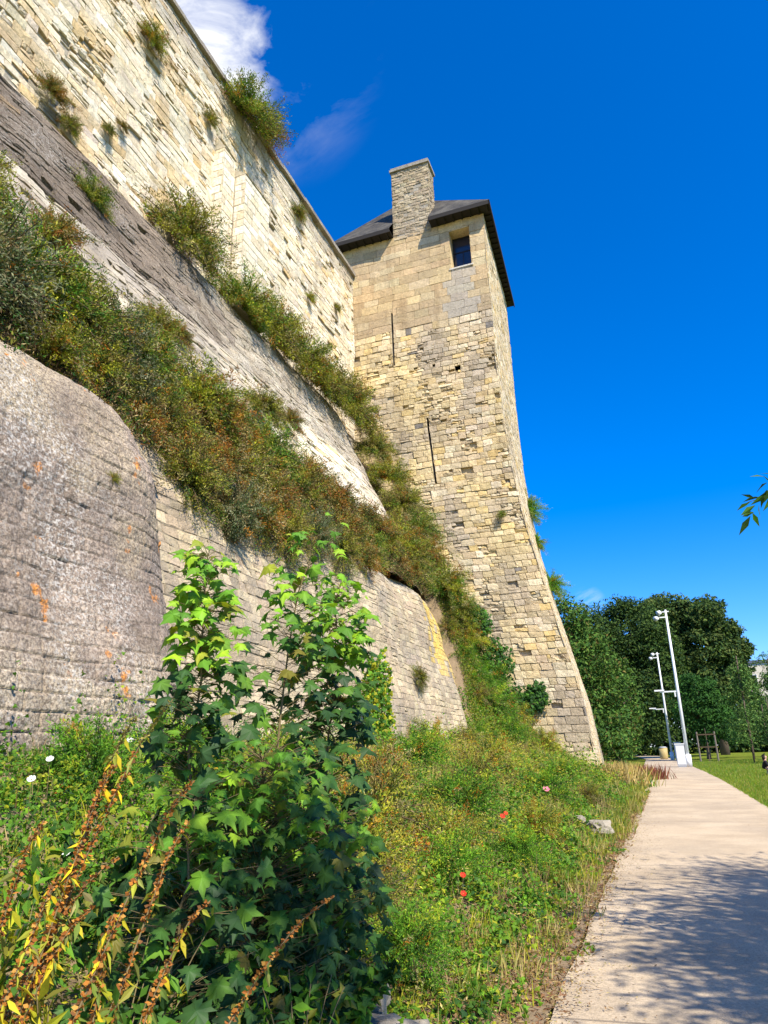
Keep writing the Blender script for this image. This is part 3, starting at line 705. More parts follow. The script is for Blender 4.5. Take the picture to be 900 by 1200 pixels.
for (k, x, y, z, rad, tl, lab) in [
 ('yellow', -13.45, 14.3, 25.4, .62, 60, 'yellow green tuft high on the rampart at top left, above all other plants'),
 ('brown', -13.45, 10.77, 19.2, .55, 60, 'brown withered tuft at far left just above the ledge'),
 ('olive', -13.4, 11.46, 18.6, .48, 60, 'small olive tuft on the ledge right below the brown withered tuft'),
 ('olive', -13.5, 12.96, 20.0, .30, 60, 'tiny olive tuft in the rampart left of the large shrub by the pilaster'),
 ('brown', -13.5, 13.5, 20.7, .28, 60, 'tiny brown tuft beside the tiny olive one on the rampart'),
 ('olive', -13.5, 17.94, 25.5, .45, 60, 'small tuft growing from the top of the stone pilaster'),
 ('olive', -13.5, 25.4, 27.1, .55, 60, 'small green tuft below the coping between the large crest bush and the tower'),
 ('yellow', -13.5, 26.9, 23.1, .40, 60, 'yellowish tuft halfway up the rampart right of the pilaster'),
 ('olive', -13.5, 30.1, 24.6, .36, 60, 'small olive tuft on the rampart closest to the tower corner'),
 ('green', -12.0, 11.2, 15.4, .62, 40, 'round green tuft alone on the dark grey batter at upper left'),
 ('olive', -13.0, 16.1, 18.3, 1.6, 45, 'large olive shrub on the ledge at the foot of the pilaster, left side'),
 ('brown', -13.0, 17.2, 18.3, .9, 50, 'brown shrub tucked between the large ledge shrub and the pilaster foot'),
 ('green', -13.3, 20.0, 28.0, 1.55, 30, 'large dark green bush overhanging the top of the rampart against the sky'),
 ('rusty', -13.5, 21.8, 28.5, 1.3, 10, 'rusty twiggy bush on the coping just right of the large dark crest bush'),
 ('green', -12.7, 19.6, 17.7, 1.45, 40, 'dark green shrub on the ledge directly under the pilaster'),
 ('olive', -12.6, 21.8, 17.8, 1.45, 45, 'olive shrub on the ledge right of the pilaster foot'),
 ('yellow', -12.6, 24.2, 17.8, 1.6, 45, 'bright yellow green shrub on the ledge midway between pilaster and tower'),
 ('olive', -12.6, 26.4, 17.8, 1.5, 45, 'dull olive shrub on the ledge below the right end of the rampart'),
 ('olive', -12.4, 28.4, 17.8, 1.7, 45, 'wide olive shrub on the ledge, second from the tower corner'),
 ('yellow', -12.6, 30.4, 18.0, 1.3, 50, 'golden shrub filling the corner where the rampart meets the tower'),
]: shrub(k, (x, y, z), rad, lab, tl)
# down the junction with the tower
for (k, x, y, z, rad, lab) in [
 ('olive', -12.0, 31.3, 16.3, 1.25, 'olive shrub in the tower corner, just below the golden corner shrub'),
 ('yellow', -11.2, 31.0, 14.6, 1.2, 'yellowish shrub against the tower left of the lower arrow slit'),
 ('olive', -10.4, 30.9, 13.0, 1.25, 'olive shrub against the tower a little below the lower arrow slit'),
 ('green', -9.6, 30.8, 11.6, 1.15, 'dull green shrub against the tower where the batter ends'),
 ('rusty', -9.2, 30.4, 10.2, 1.15, 'rusty shrub where the planted slope meets the tower'),
 ('yellow', -8.5, 30.6, 8.9, 1.15, 'yellow green shrub over the right end of the curved wall top'),
 ('green', -7.8, 30.9, 7.6, .95, 'green shrub beside the tower under the yellow green one, above the ivy'),
]: shrub(k, (x, y, z), rad, lab, 40, facing=35)
# on the planted slope
SL = [(-8.7, 8.7, 8.2, 'olive', .8, 'olive bush above the rounded top corner of the bulging wall'),
 (-8.4, 9.7, 7.5, 'brown', .7, 'brown bush hanging from the top corner of the bulging wall end'),
 (-9.37, 7.37, 9.93, 'green', 1.15, 'dense green bush at the left edge of the picture, top of the planted slope'),
 (-8.75, 6.3, 8.6, 'grey', 1.1, 'greyish bush at the left edge, second down the planted slope'),
 (-9.32, 8.6, 9.83, 'olive', .95, 'olive bush just right of the dense green one at upper left'),
 (-9.21, 9.6, 9.7, 'grey', .95, 'grey green bush third from the left along the top of the slope'),
 (-8.45, 7.6, 7.9, 'yellow', .62, 'small mustard yellow bush on the lip of the nearest bulging wall'),
 (-9.04, 10.2, 9.15, 'green', .95, 'dark green bush in the left half of the slope, above the bulging wall end'),
 (-8.75, 9.4, 8.3, 'grey', .85, 'dull grey bush overhanging the right lip of the bulging wall'),
 (-9.28, 12.2, 9.6, 'yellow', 1.05, 'yellow green bush mid slope straight below the large ledge shrub'),
 (-8.5, 10.5, 8.0, 'olive', .8, 'olive bush low on the slope under the yellow green one'),
 (-7.95, 8.25, 6.9, 'brown', .40, 'small brown tuft clinging near the top of the bulging wall'),
 (-8.94, 12.9, 8.9, 'rusty', .95, 'rusty bush in the middle of the slope left of centre'),
 (-8.2, 10.9, 7.3, 'rusty', .7, 'reddish bush hanging into the gap beside the bulging wall end'),
 (-8.6, 13.4, 8.2, 'olive', .9, 'olive bush above the left end of the curved wall'),
 (-8.1, 12.1, 7.5, 'brown', .75, 'brown bush low at the left end of the curved wall'),
 (-9.19, 15.2, 9.5, 'green', 1.05, 'tall green bush at the centre of the slope, upper edge'),
 (-8.45, 14.6, 7.9, 'brown', .8, 'brown bush drooping over the curved wall behind the sapling'),
 (-9.12, 17.4, 9.4, 'rusty', 1.05, 'orange brown bush on the upper slope right of centre'),
 (-8.9, 17.0, 8.5, 'olive', .9, 'olive bush over the curved wall above the middle sapling'),
 (-9.35, 20.0, 9.8, 'brown', 1.05, 'brown bush on the upper slope two thirds of the way to the tower'),
 (-8.6, 19.3, 8.2, 'rusty', .85, 'rusty bush drooping over the curved wall right of the saplings'),
 (-9.6, 23.0, 10.4, 'rusty', 1.1, 'orange tinged bush under the pale end of the batter'),
 (-8.7, 21.6, 8.3, 'green', .8, 'green bush on the lip of the curved wall, near its middle'),
 (-9.1, 24.2, 9.2, 'olive', 1.0, 'olive bush on the slope, second from the tower'),
 (-8.7, 24.8, 8.2, 'brown', .8, 'brown fringe bush on the curved wall lip before it turns'),
 (-9.9, 26.6, 11.0, 'yellow', 1.15, 'yellow bush on the slope nearest the rounded end of the batter'),
 (-9.2, 27.2, 8.9, 'olive', 1.05, 'olive bush on the turning end of the curved wall'),
 (-10.0, 28.8, 10.9, 'rusty', 1.15, 'rust coloured bush between the batter end and the tower shrubs'),
 (-9.3, 28.9, 9.0, 'green', 1.0, 'green bush on the slope next to the tower, below the rust coloured one'),
 (-10.2, 6.2, 11.6, 'olive', 1.0, 'olive bush high at the left edge just under the dark grey batter'),
 (-10.0, 10.5, 11.2, 'rusty', .7, 'rusty small bush at the upper edge of the slope among rough stones'),
 (-10.1, 14.2, 11.4, 'brown', .75, 'brown small bush at the foot of the pale batter stones'),
]
for (x, y, z, k, rad, lab) in SL:
    if x < -9.0 and y < 28: q = (-9.0 - x) * .55; x = -9.0 - q * .7; z = float(slopez(A(x), A(y))) + .1
    shrub({'rusty': 'brown', 'brown': 'rusty'}.get(k, k) if y > 20 else k, (x, y, z), rad * 1.06, lab, 38)
for (x, y, z, k, rad, lab) in [
 (-10.0, 6.6, 11.2, 'olive', .9, 'olive bush at the far left high on the broken stones under the grey crust'),
 (-10.1, 8.6, 11.5, 'rusty', .7, 'rust tipped bush on the broken stones above the greyish bushes'),
 (-9.9, 11.6, 11.1, 'olive', .75, 'olive bush on the broken stones above the slope, below the round tuft'),
 (-10.2, 12.9, 11.8, 'brown', .5, 'little brown bush among broken stones right of that olive bush'),
 (-10.0, 16.8, 11.5, 'olive', .75, 'olive bush climbing the batter foot under the pilaster'),
 (-10.4, 19.2, 12.3, 'brown', .6, 'brownish bush on the batter beneath the first ledge shrubs')]: shrub(k, (x, y, z), rad, lab, 45)
for (x, y, z, k, rad, lab) in [
 (-7.95, 10.6, 6.7, 'olive', .85, 'olive bush hanging low into the corner between the bulging and curved walls'),
 (-7.85, 11.9, 6.4, 'grey', .85, 'grey green bush hanging down the left end of the curved wall'),
 (-7.9, 13.2, 6.8, 'brown', .8, 'brown hanging bush behind the tip of the leftmost sapling'),
 (-7.8, 14.4, 6.6, 'olive', .8, 'olive hanging bush above the tip of the middle sapling'),
 (-7.9, 16.0, 7.0, 'grey', .75, 'grey brown hanging bush right of the middle sapling tip'),
 (-7.95, 17.8, 7.2, 'olive', .75, 'olive hanging bush above the rightmost sapling'),
 (-8.0, 19.8, 7.35, 'brown', .7, 'brown hanging fringe bush right of the rightmost sapling tip')]: shrub(k, (x, y, z), rad, lab, 70)
for (x, y, z, k, rad, lab) in [
 (-8.3, 30.2, 6.6, 'olive', .8, 'olive bush hugging the yellow lichened edge of the curved wall'),
 (-7.8, 30.3, 5.6, 'fresh', .8, 'fresh bush under the olive one at the curved wall edge'),
 (-7.3, 30.2, 4.6, 'fresh', .75, 'leafy bush filling the low gap between curved wall end and tower'),
 (-6.9, 29.6, 3.7, 'olive', .65, 'olive bush at the very foot of the curved wall end')]: shrub(k, (x, y, z), rad, lab, 35, 'bushes on the bank', facing=60)
for (x, y, k, rad, lab) in [
 (-8.6, 31.0, 'fresh', 1.0, 'fresh green bush in the hollow just beyond the rounded end of the curved wall'),
 (-7.5, 30.9, 'yellow', .95, 'yellow green bush beside the rounded end of the curved wall, halfway up'),
 (-7.0, 31.5, 'fresh', 1.05, 'fresh green bush against the tower under the ivy patch'),
 (-6.5, 30.2, 'fresh', 1.05, 'fresh green bush at the right foot of the curved wall'),
 (-5.9, 31.2, 'yellow', .85, 'yellowish bush below the round ivy clump of the tower'),
 (-5.6, 29.2, 'fresh', .8, 'low fresh bush on the bank midway between curved wall and tower foot'),
 (-6.5, 27.4, 'fresh', .7, 'low green bush at the base of the curved wall, right side'),
 (-6.3, 24.5, 'olive', .7, 'low dull bush at the base of the curved wall, near its middle'),
 (-6.4, 20.5, 'yellow', .75, 'low yellow green bush at the base of the curved wall, left part'),
 (-4.6, 30.6, 'yellow', .7, 'straw tinted bush right in front of the tower foot'),
 (-4.4, 27.0, 'fresh', .45, 'small green bush on the upper bank in front of the tower'),
 (-5.2, 22.5, 'olive', .45, 'small olive bush on the bank in front of the curved wall')]:
    shrub(k, (x, y, float(bankz(x, y)) + .15), rad, lab, 25, 'bushes on the bank', facing=30)
for (x, y, k, rad, lab) in [
 (-2.35, 5.6, 'olive', .34, 'olive weed mound left of the close pair of poppies'),
 (-1.75, 5.0, 'fresh', .26, 'bright weed mound below the close pair of poppies near the bottom of the bank'),
 (-2.9, 6.8, 'yellow', .42, 'yellowish weed mound right beside the sapling clump'),
 (-2.1, 7.6, 'fresh', .34, 'green weed mound just above the close pair of poppies'),
 (-3.4, 8.6, 'olive', .5, 'large olive weed mound behind the saplings on the dry bank'),
 (-2.6, 8.9, 'yellow', .40, 'yellow green weed mound left of the farther poppies'),
 (-1.85, 9.3, 'fresh', .30, 'green weed mound below the farther poppies toward the path'),
 (-3.1, 11.4, 'fresh', .5, 'leafy weed mound up the bank from the farther poppies'),
 (-4.2, 11.0, 'brown', .5, 'brownish weed mound high on the bank below the curved wall'),
 (-2.1, 12.3, 'yellow', .36, 'yellow tinged weed mound left of the white stones'),
 (-3.6, 14.5, 'olive', .55, 'olive weed mound on the upper bank left of the pink flower'),
 (-5.0, 15.0, 'fresh', .6, 'green weed mound close under the left part of the curved wall'),
 (-2.7, 17.2, 'fresh', .5, 'green weed mound behind the pink flower'),
 (-1.9, 18.8, 'olive', .38, 'low olive weed mound near the path behind the white stones'),
 (-4.2, 19.0, 'yellow', .6, 'broad yellow green weed mound on the bank before the tower'),
 (-3.0, 22.5, 'fresh', .55, 'green weed mound halfway between the pink flower and the tower foot'),
 (-5.4, 7.5, 'fresh', .5, 'lush weed mound against the foot of the bulging wall'),
 (-5.2, 5.8, 'fresh', .42, 'lush weed mound at the left edge under the bulging wall'),
 (-4.4, 8.2, 'green', .5, 'dark green weed mound just left of the saplings by the wall foot')]:
    shrub(k, (x, y, float(bankz(x, y)) + .2), rad * 1.25, lab, 12, 'weed mounds on the bank', cat='weed', squash=1.15)
shrub('olive', (-7.15, 22.25, 3.9), .42, 'single small plant growing out of the curved wall face', 70)
shrub('olive', (-6.9, 7.5, 5.4), .16, 'tiny tuft in the upper right of the bulging wall', 70)
shrub('green', (-5.9, 32.55, 12.4), .28, 'tiny tuft on the tower face below the lower arrow slit', 60, facing=90)
for (x, y, z, rad, lab) in [(-5.95, 40.3, 15.1, 1.0, 'grey green bush sticking out behind the tower edge, highest of three'),
                            (-5.55, 40.2, 13.0, .6, 'smaller bush behind the tower edge, middle of three'),
                            (-5.0, 40.4, 10.4, .9, 'bush behind the tower edge, lowest of three, above the hedge tree')]:
    shrub('fresh', (x, y, z), rad * 1.15, lab, 40, group='bushes on the hidden side of the tower')

# loose scrub between the bushes of the slope (uncountable)
r = np.random.default_rng(55); n = 120000
y = r.uniform(2.5, 31.5, n); x = -r.uniform(7.6, 9.9, n)
x[:45000] = -r.uniform(8.05, 8.9, 45000)
z = np.where(y < 9.6, np.interp(-x, [7.2, 8.2, 8.8, 9.8, 10.6, 11.5], [6.3, 7.2, 8.3, 10.5, 11.6, 12.4]), slopez(x, y))
keep = ~((y > 9.6) & (x > -8.25)) & ~(y > 28.5); keep &= r.random(n) < np.clip(.75 + .6 * vnoise(np.stack([x, y, z], -1) * .9, 3), .1, 1)
x = np.where(y > 9.6, x - np.clip(y - 26, 0, 9) ** 2 * .07, x)
P = np.stack([x, y, z], -1)[keep]
m_ = 90000; xx = -r.uniform(5.2, 12.4, m_); yy = r.uniform(26.5, 32.3, m_); kk = r.random(m_) < np.clip((yy - 26.5) / 2, 0, 1)
kk = (np.hypot(xx + 10.75, yy - 26.8) > 4.03) & (yy > 26.9); 
ra = r.uniform(-.05, 1.35, 26000); rr_ = r.uniform(4.02, 4.9, 26000); xa = -10.75 + rr_ * np.cos(ra); ya = 26.8 + rr_ * np.sin(ra)
xx = np.concatenate([xx[kk], xa]); yy = np.concatenate([yy[kk], ya]); P2 = np.stack([xx, yy, bankz(xx, yy) + r.uniform(-.5, .1, len(xx))], -1)
nP = len(P); P = np.concatenate([P, P2]); n = len(P)
P = P + unit(A([.8, -.15, .6])) * (np.abs(r.normal(0, .15, n)) * (1 + .6 * vnoise(P * 1.4, 8)))[:, None]
V, F, Cc = scatter(LANCE, P, unit(rdir(n, r) + A([.5, 0, .5])), rdir(n, r, .4), r.uniform(.05, .11, n), palette(n, r, [G_OL, G_BN, G_DK, G_ST, (.09, .06, .03), G_MID], [2.5, 4, 4, 1.8, 3, .8], .25))
k5 = len(LANCE[0]); Cc = Cc.copy(); Cc[nP * k5:] = np.repeat(palette(n - nP, r, [G_OL, G_YE, G_MID, G_BR, G_ST], [3, 3, 3, 2, 1.5], .2), k5, 0)
tag(mesh('slope_scrub', V, F, M_leafd, Cc), 'dry brown and olive undergrowth covering the slope between the walls', 'undergrowth', kind='stuff')

# --- bank ground cover
def bank_cover(name, label, n, box, tpl, size, cols, w, hgt, mask, seed, upl=.8, mat=M_leaf, face=(.35, -.45, .8)):
    r = np.random.default_rng(seed); x = r.uniform(box[0], box[1], n); y = r.uniform(box[2] ** .7, box[3] ** .7, n) ** (1 / .7)
    keep = mask(x, y, r); x, y = x[keep], y[keep]; n = len(x)
    q = np.stack([x, y], -1)
    cl = np.clip(.55 + .55 * vnoise(q * 1.9, seed + 1), .08, 1.3) * np.clip(.8 + .5 * vnoise(q * 5.5, seed + 2), .3, 1.3)
    h = hgt * cl * np.clip((-x - .95) / 1.1, .1, 1) * np.clip(y / 6, .45, 1)
    npl = int(n / 55); ci = r.integers(0, n, npl); pid = r.integers(0, npl, n); cr = r.uniform(.07, .26, npl) * np.interp(y[ci], [3, 30], [.85, 1.8]); chh = r.uniform(.4, 1.25, npl); big = r.random(npl) < .24; cr[big] *= 1.9; chh[big] *= 2.3
    pt = palette(npl, r, cols, w, .12)
    dome = r.random(n) < .72; q3 = unit(r.normal(size=(n, 3))) * r.uniform(.5, 1, (n, 1)); q3[:, 2] = np.abs(q3[:, 2])
    cx, cy = x[ci][pid], y[ci][pid]
    x2 = np.where(dome, cx + q3[:, 0] * cr[pid], x); y2 = np.where(dome, cy + q3[:, 1] * cr[pid], y); x2 = np.minimum(x2, -.80)
    hh = np.where(dome, h[ci][pid] * chh[pid] * (.25 + .75 * q3[:, 2]), h * r.uniform(.1, .7, n)); x, y = x2, y2
    P = np.stack([x, y, bankz(x, y) + hh], -1)
    C = np.where(dome[:, None], .6 * pt[pid] + .4 * palette(n, r, cols, w, .2), palette(n, r, cols, w, .22)) * (1 + .2 * vnoise(q * .9, seed + 3))[:, None]
    D = rdir(n, r); D[:, 2] *= .5; D = unit(D + A([.25, -.2, 0]))
    if tpl is GRASS or tpl is THIN: D = unit(rdir(n, r) * .45 + A([.1, 0, 1.])); Nn = rdir(n, r)
    else: Nn = unit(A(face) * upl + r.normal(0, .72, (n, 3)))
    S = size * r.uniform(.55, 1.25, n) * np.interp(y, [3, 10, 30], [.8, 1, 1.75])
    V, F, Cc = scatter(tpl, P, D, Nn, S, np.clip(C, .01, .8))
    return tag(mesh(name, V, F, mat, Cc), label, 'ground cover', kind='stuff')
def zoneN(x, y): return vnoise(np.stack([x, y], -1) * .45, 77)
def m_green(x, y, r):   # bright leafy zones: by the near wall foot and beside the path
    g = np.where((x < -3.2) & (y < 12.5), 1., 0) + np.where((x > -2.2 - .06 * y) & (x < -1.3), .75, 0) + .12 * (zoneN(x, y) > .2) + np.where((y > 24) & (x < -5), .5, 0)
    return r.random(len(x)) < np.clip(g, .05, 1)
def m_olive(x, y, r):
    g = np.where((x < -3.4) & (y < 10.5), .06, 1.) * np.where(x > -1.9, .25, 1)
    return r.random(len(x)) < g * np.clip(.75 - .4 * zoneN(x, y), .1, 1)
inside = lambda x, y: (x < -.97) & (x > np.where(y > 26.5, -9 , -7.3))
AND = lambda f: (lambda x, y, r: f(x, y, r) & inside(x, y))
bank_cover('leafy_ground_cover', 'bright green bindweed and bramble leaves covering the bank', 270000, (-7.4, -1.05, 2.6, 32.2), IVY, .050, [(.15, .30, .012), (.085, .20, .012), (.36, .37, .02), G_DK], [6, 5, 1.6, 2.4], .52, AND(m_green), 201)
bank_cover('dry_ground_cover', 'olive and yellowing small leaved weeds on the middle of the bank', 380000, (-7.4, -1.1, 2.6, 32.2), LANCE, .045, [(.28, .27, .04), (.42, .40, .03), G_BN, (.10, .22, .015), G_ST, G_DK], [4, 4.5, 2, 3.2, 2, 1.6], .65, AND(m_olive), 202)
bank_cover('bank_grass', 'thin green and straw grass blades through the bank weeds', 65000, (-6.5, -1.0, 2.6, 32.2), GRASS, .17, [G_ST, G_OL, G_MID, G_YE], [2, 3, 3, 2], .15,
           AND(lambda x, y, r: r.random(len(x)) < np.clip(.35 + .4 * zoneN(y, x) + .6 * (x > -1.5), 0, 1)), 203)
bank_cover('dry_litter', 'reddish dry stems and litter along the path edge', 120000, (-2.4, -.9, 2.0, 30), LANCE, .05, [(.30, .15, .07), (.22, .12, .06), G_ST, G_OL], [3, 3, 2, 1], .05,
           lambda x, y, r: (r.random(len(x)) < np.clip(1.5 - np.abs(x + 1.25 + .12*vnoise(np.stack([y,y*.3],-1),3)) * 1.6, 0, 1)), 204, mat=M_leafd)
bank_cover('dry_stems', 'tall dry straw and brown stems standing in the weeds', 16000, (-6.8, -1.5, 3.2, 31), THIN, .30, [G_ST, (.34, .24, .12), (.22, .13, .07), G_OL], [3, 3, 2, 2], .25, AND(lambda x, y, r: r.random(len(x)) < np.clip(.4 + .8 * zoneN(y * .7, x), .05, 1)), 205, mat=M_leafd)
r = np.random.default_rng(19); n = 5200; y = r.uniform(2 ** .5, 36 ** .5, n) ** 2; x = -.93 + r.exponential(.16, n) + (r.random(n) < .05) * r.uniform(0, 2.8, n); x = np.minimum(x, 2.1)
V, F, Cc = scatter(LANCE, np.stack([x, y, .028 + 0 * x], -1), unit(r.normal(size=(n, 3)) * A([1, 1, .15])), unit(r.normal(0, .25, (n, 3)) + A([0, 0, 1.])), r.uniform(.015, .045, n), palette(n, r, [(.2, .12, .06), (.3, .2, .09), G_ST, G_OL, (.1, .07, .04)], [3, 3, 2, 1, 2], .2))
tag(mesh('path_litter', V, F, M_leafd, Cc), 'small dry leaves and bits of straw blown onto the path edge', 'leaf litter', kind='stuff')
# lawn tufts along the path edge and near lawn
r = np.random.default_rng(9); n = 60000; y = r.uniform(14 ** .5, 75 ** .5, n) ** 2; x = np.interp(y, *A(PR).T) - .04 + r.exponential(1, n) * (.5 + y * .06)
V, F, Cc = scatter(GRASS, np.stack([x, y, lawnz(x - np.interp(y, *A(PR).T) + 2.2, y) - .01], -1), unit(rdir(n, r) * .6 + A([0, 0, 1.])), rdir(n, r), r.uniform(.05, .10, n) * (1 + y / 50), palette(n, r, [G_MID, G_BR, G_YE, G_ST, G_OL], [3, 4, 2, 1.2, 2], .2))
tag(mesh('lawn_grass', V, F, M_leaf, Cc), 'short sunlit grass of the lawn beside the path', 'grass', kind='stuff')

# --- sycamore saplings
def sapling(name, base, pts, label, nl, size, seed, rad=.012, spread=.22, lowdens=1., cols=None):
    r = np.random.default_rng(seed); root = empty(name, base); tag(root, label, 'sapling')
    pts = A(pts, float); t = np.linspace(0, 1, 14)
    s = np.concatenate([[0], np.cumsum(np.linalg.norm(np.diff(pts, axis=0), axis=1))]); s /= s[-1]
    cur = np.stack([np.interp(t, s, pts[:, a]) for a in range(3)], -1); cur[1:-1, :2] += r.normal(0, .012, (12, 2))
    b = MB(); b.tube(cur, np.linspace(rad, .003, 14), 7, (.2, .11, .05))
    b.build('stem', M_stem, root, True)
    Ps, Ds, Ns, Ss, Cs = [], [], [], [], []; pb = MB()
    for k in range(nl):
        tt = r.uniform(.0, 1) ** .95; p = A([np.interp(tt, t, cur[:, a]) for a in range(3)])
        a = r.uniform(0, 6.28); L = r.uniform(.2, 1.25) * spread * (1.25 - .5 * tt)
        q = p + A([math.cos(a) * L, math.sin(a) * L, L * r.uniform(.1, .55)])
        pb.tube([p, (p + q) / 2 + A([0, 0, .015]), q], [.0022, .0018, .0014], 4, (.25, .12, .06), cap=False)
        out = unit((q - p)[None])[0]
        Ps.append(q); Ds.append(unit((out * A([1, 1, 0]) + A([0, 0, -.35]) + r.normal(0, .25, 3))[None])[0])
        Ns.append(unit((A([.32, -.55, .62]) + .35 * out + r.normal(0, .28, 3))[None])[0]); Ss.append(size * r.uniform(.45, 1.35) * (1.0 if tt < .9 else .75))
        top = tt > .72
        base_c = [(.13, .27, .010), (.19, .32, .015), (.08, .19, .010)] if top else [(.042, .105, .006), (.032, .08, .006), (.085, .18, .008), (.026, .062, .008)]  # shade put into the leaf colours: bright lit tips, dark leaves lower down
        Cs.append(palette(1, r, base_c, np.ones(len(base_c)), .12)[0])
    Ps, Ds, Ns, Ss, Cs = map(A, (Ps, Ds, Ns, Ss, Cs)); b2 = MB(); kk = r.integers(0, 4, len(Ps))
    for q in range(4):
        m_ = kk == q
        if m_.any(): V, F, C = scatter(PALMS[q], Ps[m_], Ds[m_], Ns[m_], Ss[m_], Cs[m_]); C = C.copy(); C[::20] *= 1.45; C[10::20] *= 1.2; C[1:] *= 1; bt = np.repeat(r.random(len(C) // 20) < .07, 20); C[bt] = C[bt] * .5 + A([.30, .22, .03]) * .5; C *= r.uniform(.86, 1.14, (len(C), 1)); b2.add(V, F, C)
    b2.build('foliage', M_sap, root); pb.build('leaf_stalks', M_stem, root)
    return root
sapling('sycamore_sapling', (-2.28, 3.25, .4), [(0, 0, 0), (.03, -.02, .9), (.02, -.02, 1.6), (.04, -.02, 2.28)], 'leftmost sycamore sapling, a narrow leafy column reaching up the grey wall', 520, .102, 301, spread=.17)
sapling('sycamore_sapling', (-2.3, 4.0, .4), [(0, 0, 0), (.05, .1, 1.2), (.1, .15, 2.0), (.2, .25, 2.65)], 'thin tall middle sycamore sapling with bright leaves at its tip and bare stretches below', 260, .108, 302, spread=.26)
sapling('sycamore_sapling', (-2.2, 4.6, .4), [(0, 0, 0), (.0, .1, 1.0), (0, .2, 1.8), (.02, .3, 2.45)], 'rightmost sycamore sapling with big sunlit leaves leaning over the pale wall', 560, .115, 303, spread=.28)
sapling('sycamore_sapling', (-2.1, 3.55, .25), [(0, 0, 0), (-.05, .1, .5), (.02, .1, 1.0), (0, .1, 1.35)], 'low dark sycamore sapling filling the gap between the taller stems', 520, .102, 304, spread=.34)
sapling('sycamore_sapling', (-2.0, 4.1, .2), [(0, 0, 0), (0, .1, .5), (.05, .1, 1.05)], 'short dark sycamore sapling at the right foot of the clump', 400, .10, 305, spread=.30)
sapling('sycamore_sapling', (-2.15, 2.95, .2), [(0, 0, 0), (.02, .05, .7), (.04, .1, 1.25)], 'short sycamore sapling with one very bright leaf behind the rusty stalks', 190, .105, 306, spread=.30)
# --- broad-leaved weed under the saplings
def weed(name, base, h, spread, nl, label, cols, w, tpl, size, seed, cat='weed', droop=.3, group=None):
    r = np.random.default_rng(seed); root = tag(empty(name, base), label, cat, group); b = MB(); Ps, Ds = [], []
    ns = 9
    for i in range(ns):
        a = r.uniform(0, 6.28); L = spread * r.uniform(.4, 1); t = np.linspace(0, 1, 6)[:, None]
        e = A([math.cos(a) * L, math.sin(a) * L, h * r.uniform(.6, 1)]); cur = e * t + A([0, 0, h * .25]) * t * (1 - t)
        b.tube(cur, np.linspace(.005, .002, 6), 4, (.12, .15, .05), cap=False)
        tt = r.uniform(.1, 1, nl // ns)[:, None]; Ps.append(e * tt + A([0, 0, h * .25]) * tt * (1 - tt)); Ds.append(unit(r.normal(0, .8, (nl // ns, 3)) + unit(e[None]) * .4 - A([0, 0, droop])))
    b.build('stems', M_stem, root)
    P, D = np.concatenate(Ps), np.concatenate(Ds); n = len(P)
    V, F, C = scatter(tpl, P, D, unit(A([.2, -.3, .8]) + r.normal(0, .4, (n, 3))), size * r.uniform(.6, 1.3, n), palette(n, r, cols, w, .2))
    mesh('foliage', V, F, M_leaf, C, parent=root); return root
gp = 'leafy weeds at the foot of the saplings'
for i, (x, y, h, s, n, lab) in enumerate([
 (-2.15, 2.65, .75, .38, 260, 'heart leaved green weed at the bottom edge right of the yellow stalks'),
 (-1.75, 2.75, .55, .36, 240, 'pointed leaved weed at the bottom, under the arching stalk'),
 (-1.65, 3.25, .55, .38, 240, 'dark leafy weed under the short saplings, near the bottom centre'),
 (-1.75, 3.9, .50, .40, 240, 'mid green weed right of the saplings above the bare stone'),
 (-2.75, 2.7, .85, .42, 280, 'bright leafy weed behind the rusty stalks at the left'),
 (-3.0, 3.5, .8, .45, 300, 'tall tangled weed between the rusty stalks and the grey wall')]):
    weed('leafy_weed', (x, y, float(bankz(x, y)) - .02), h, s, n, lab, [G_BR, G_MID, G_DK, G_YE], [3, 4, 3, .7], IVY if i % 2 else QUAD, .075, 320 + i, group=gp)

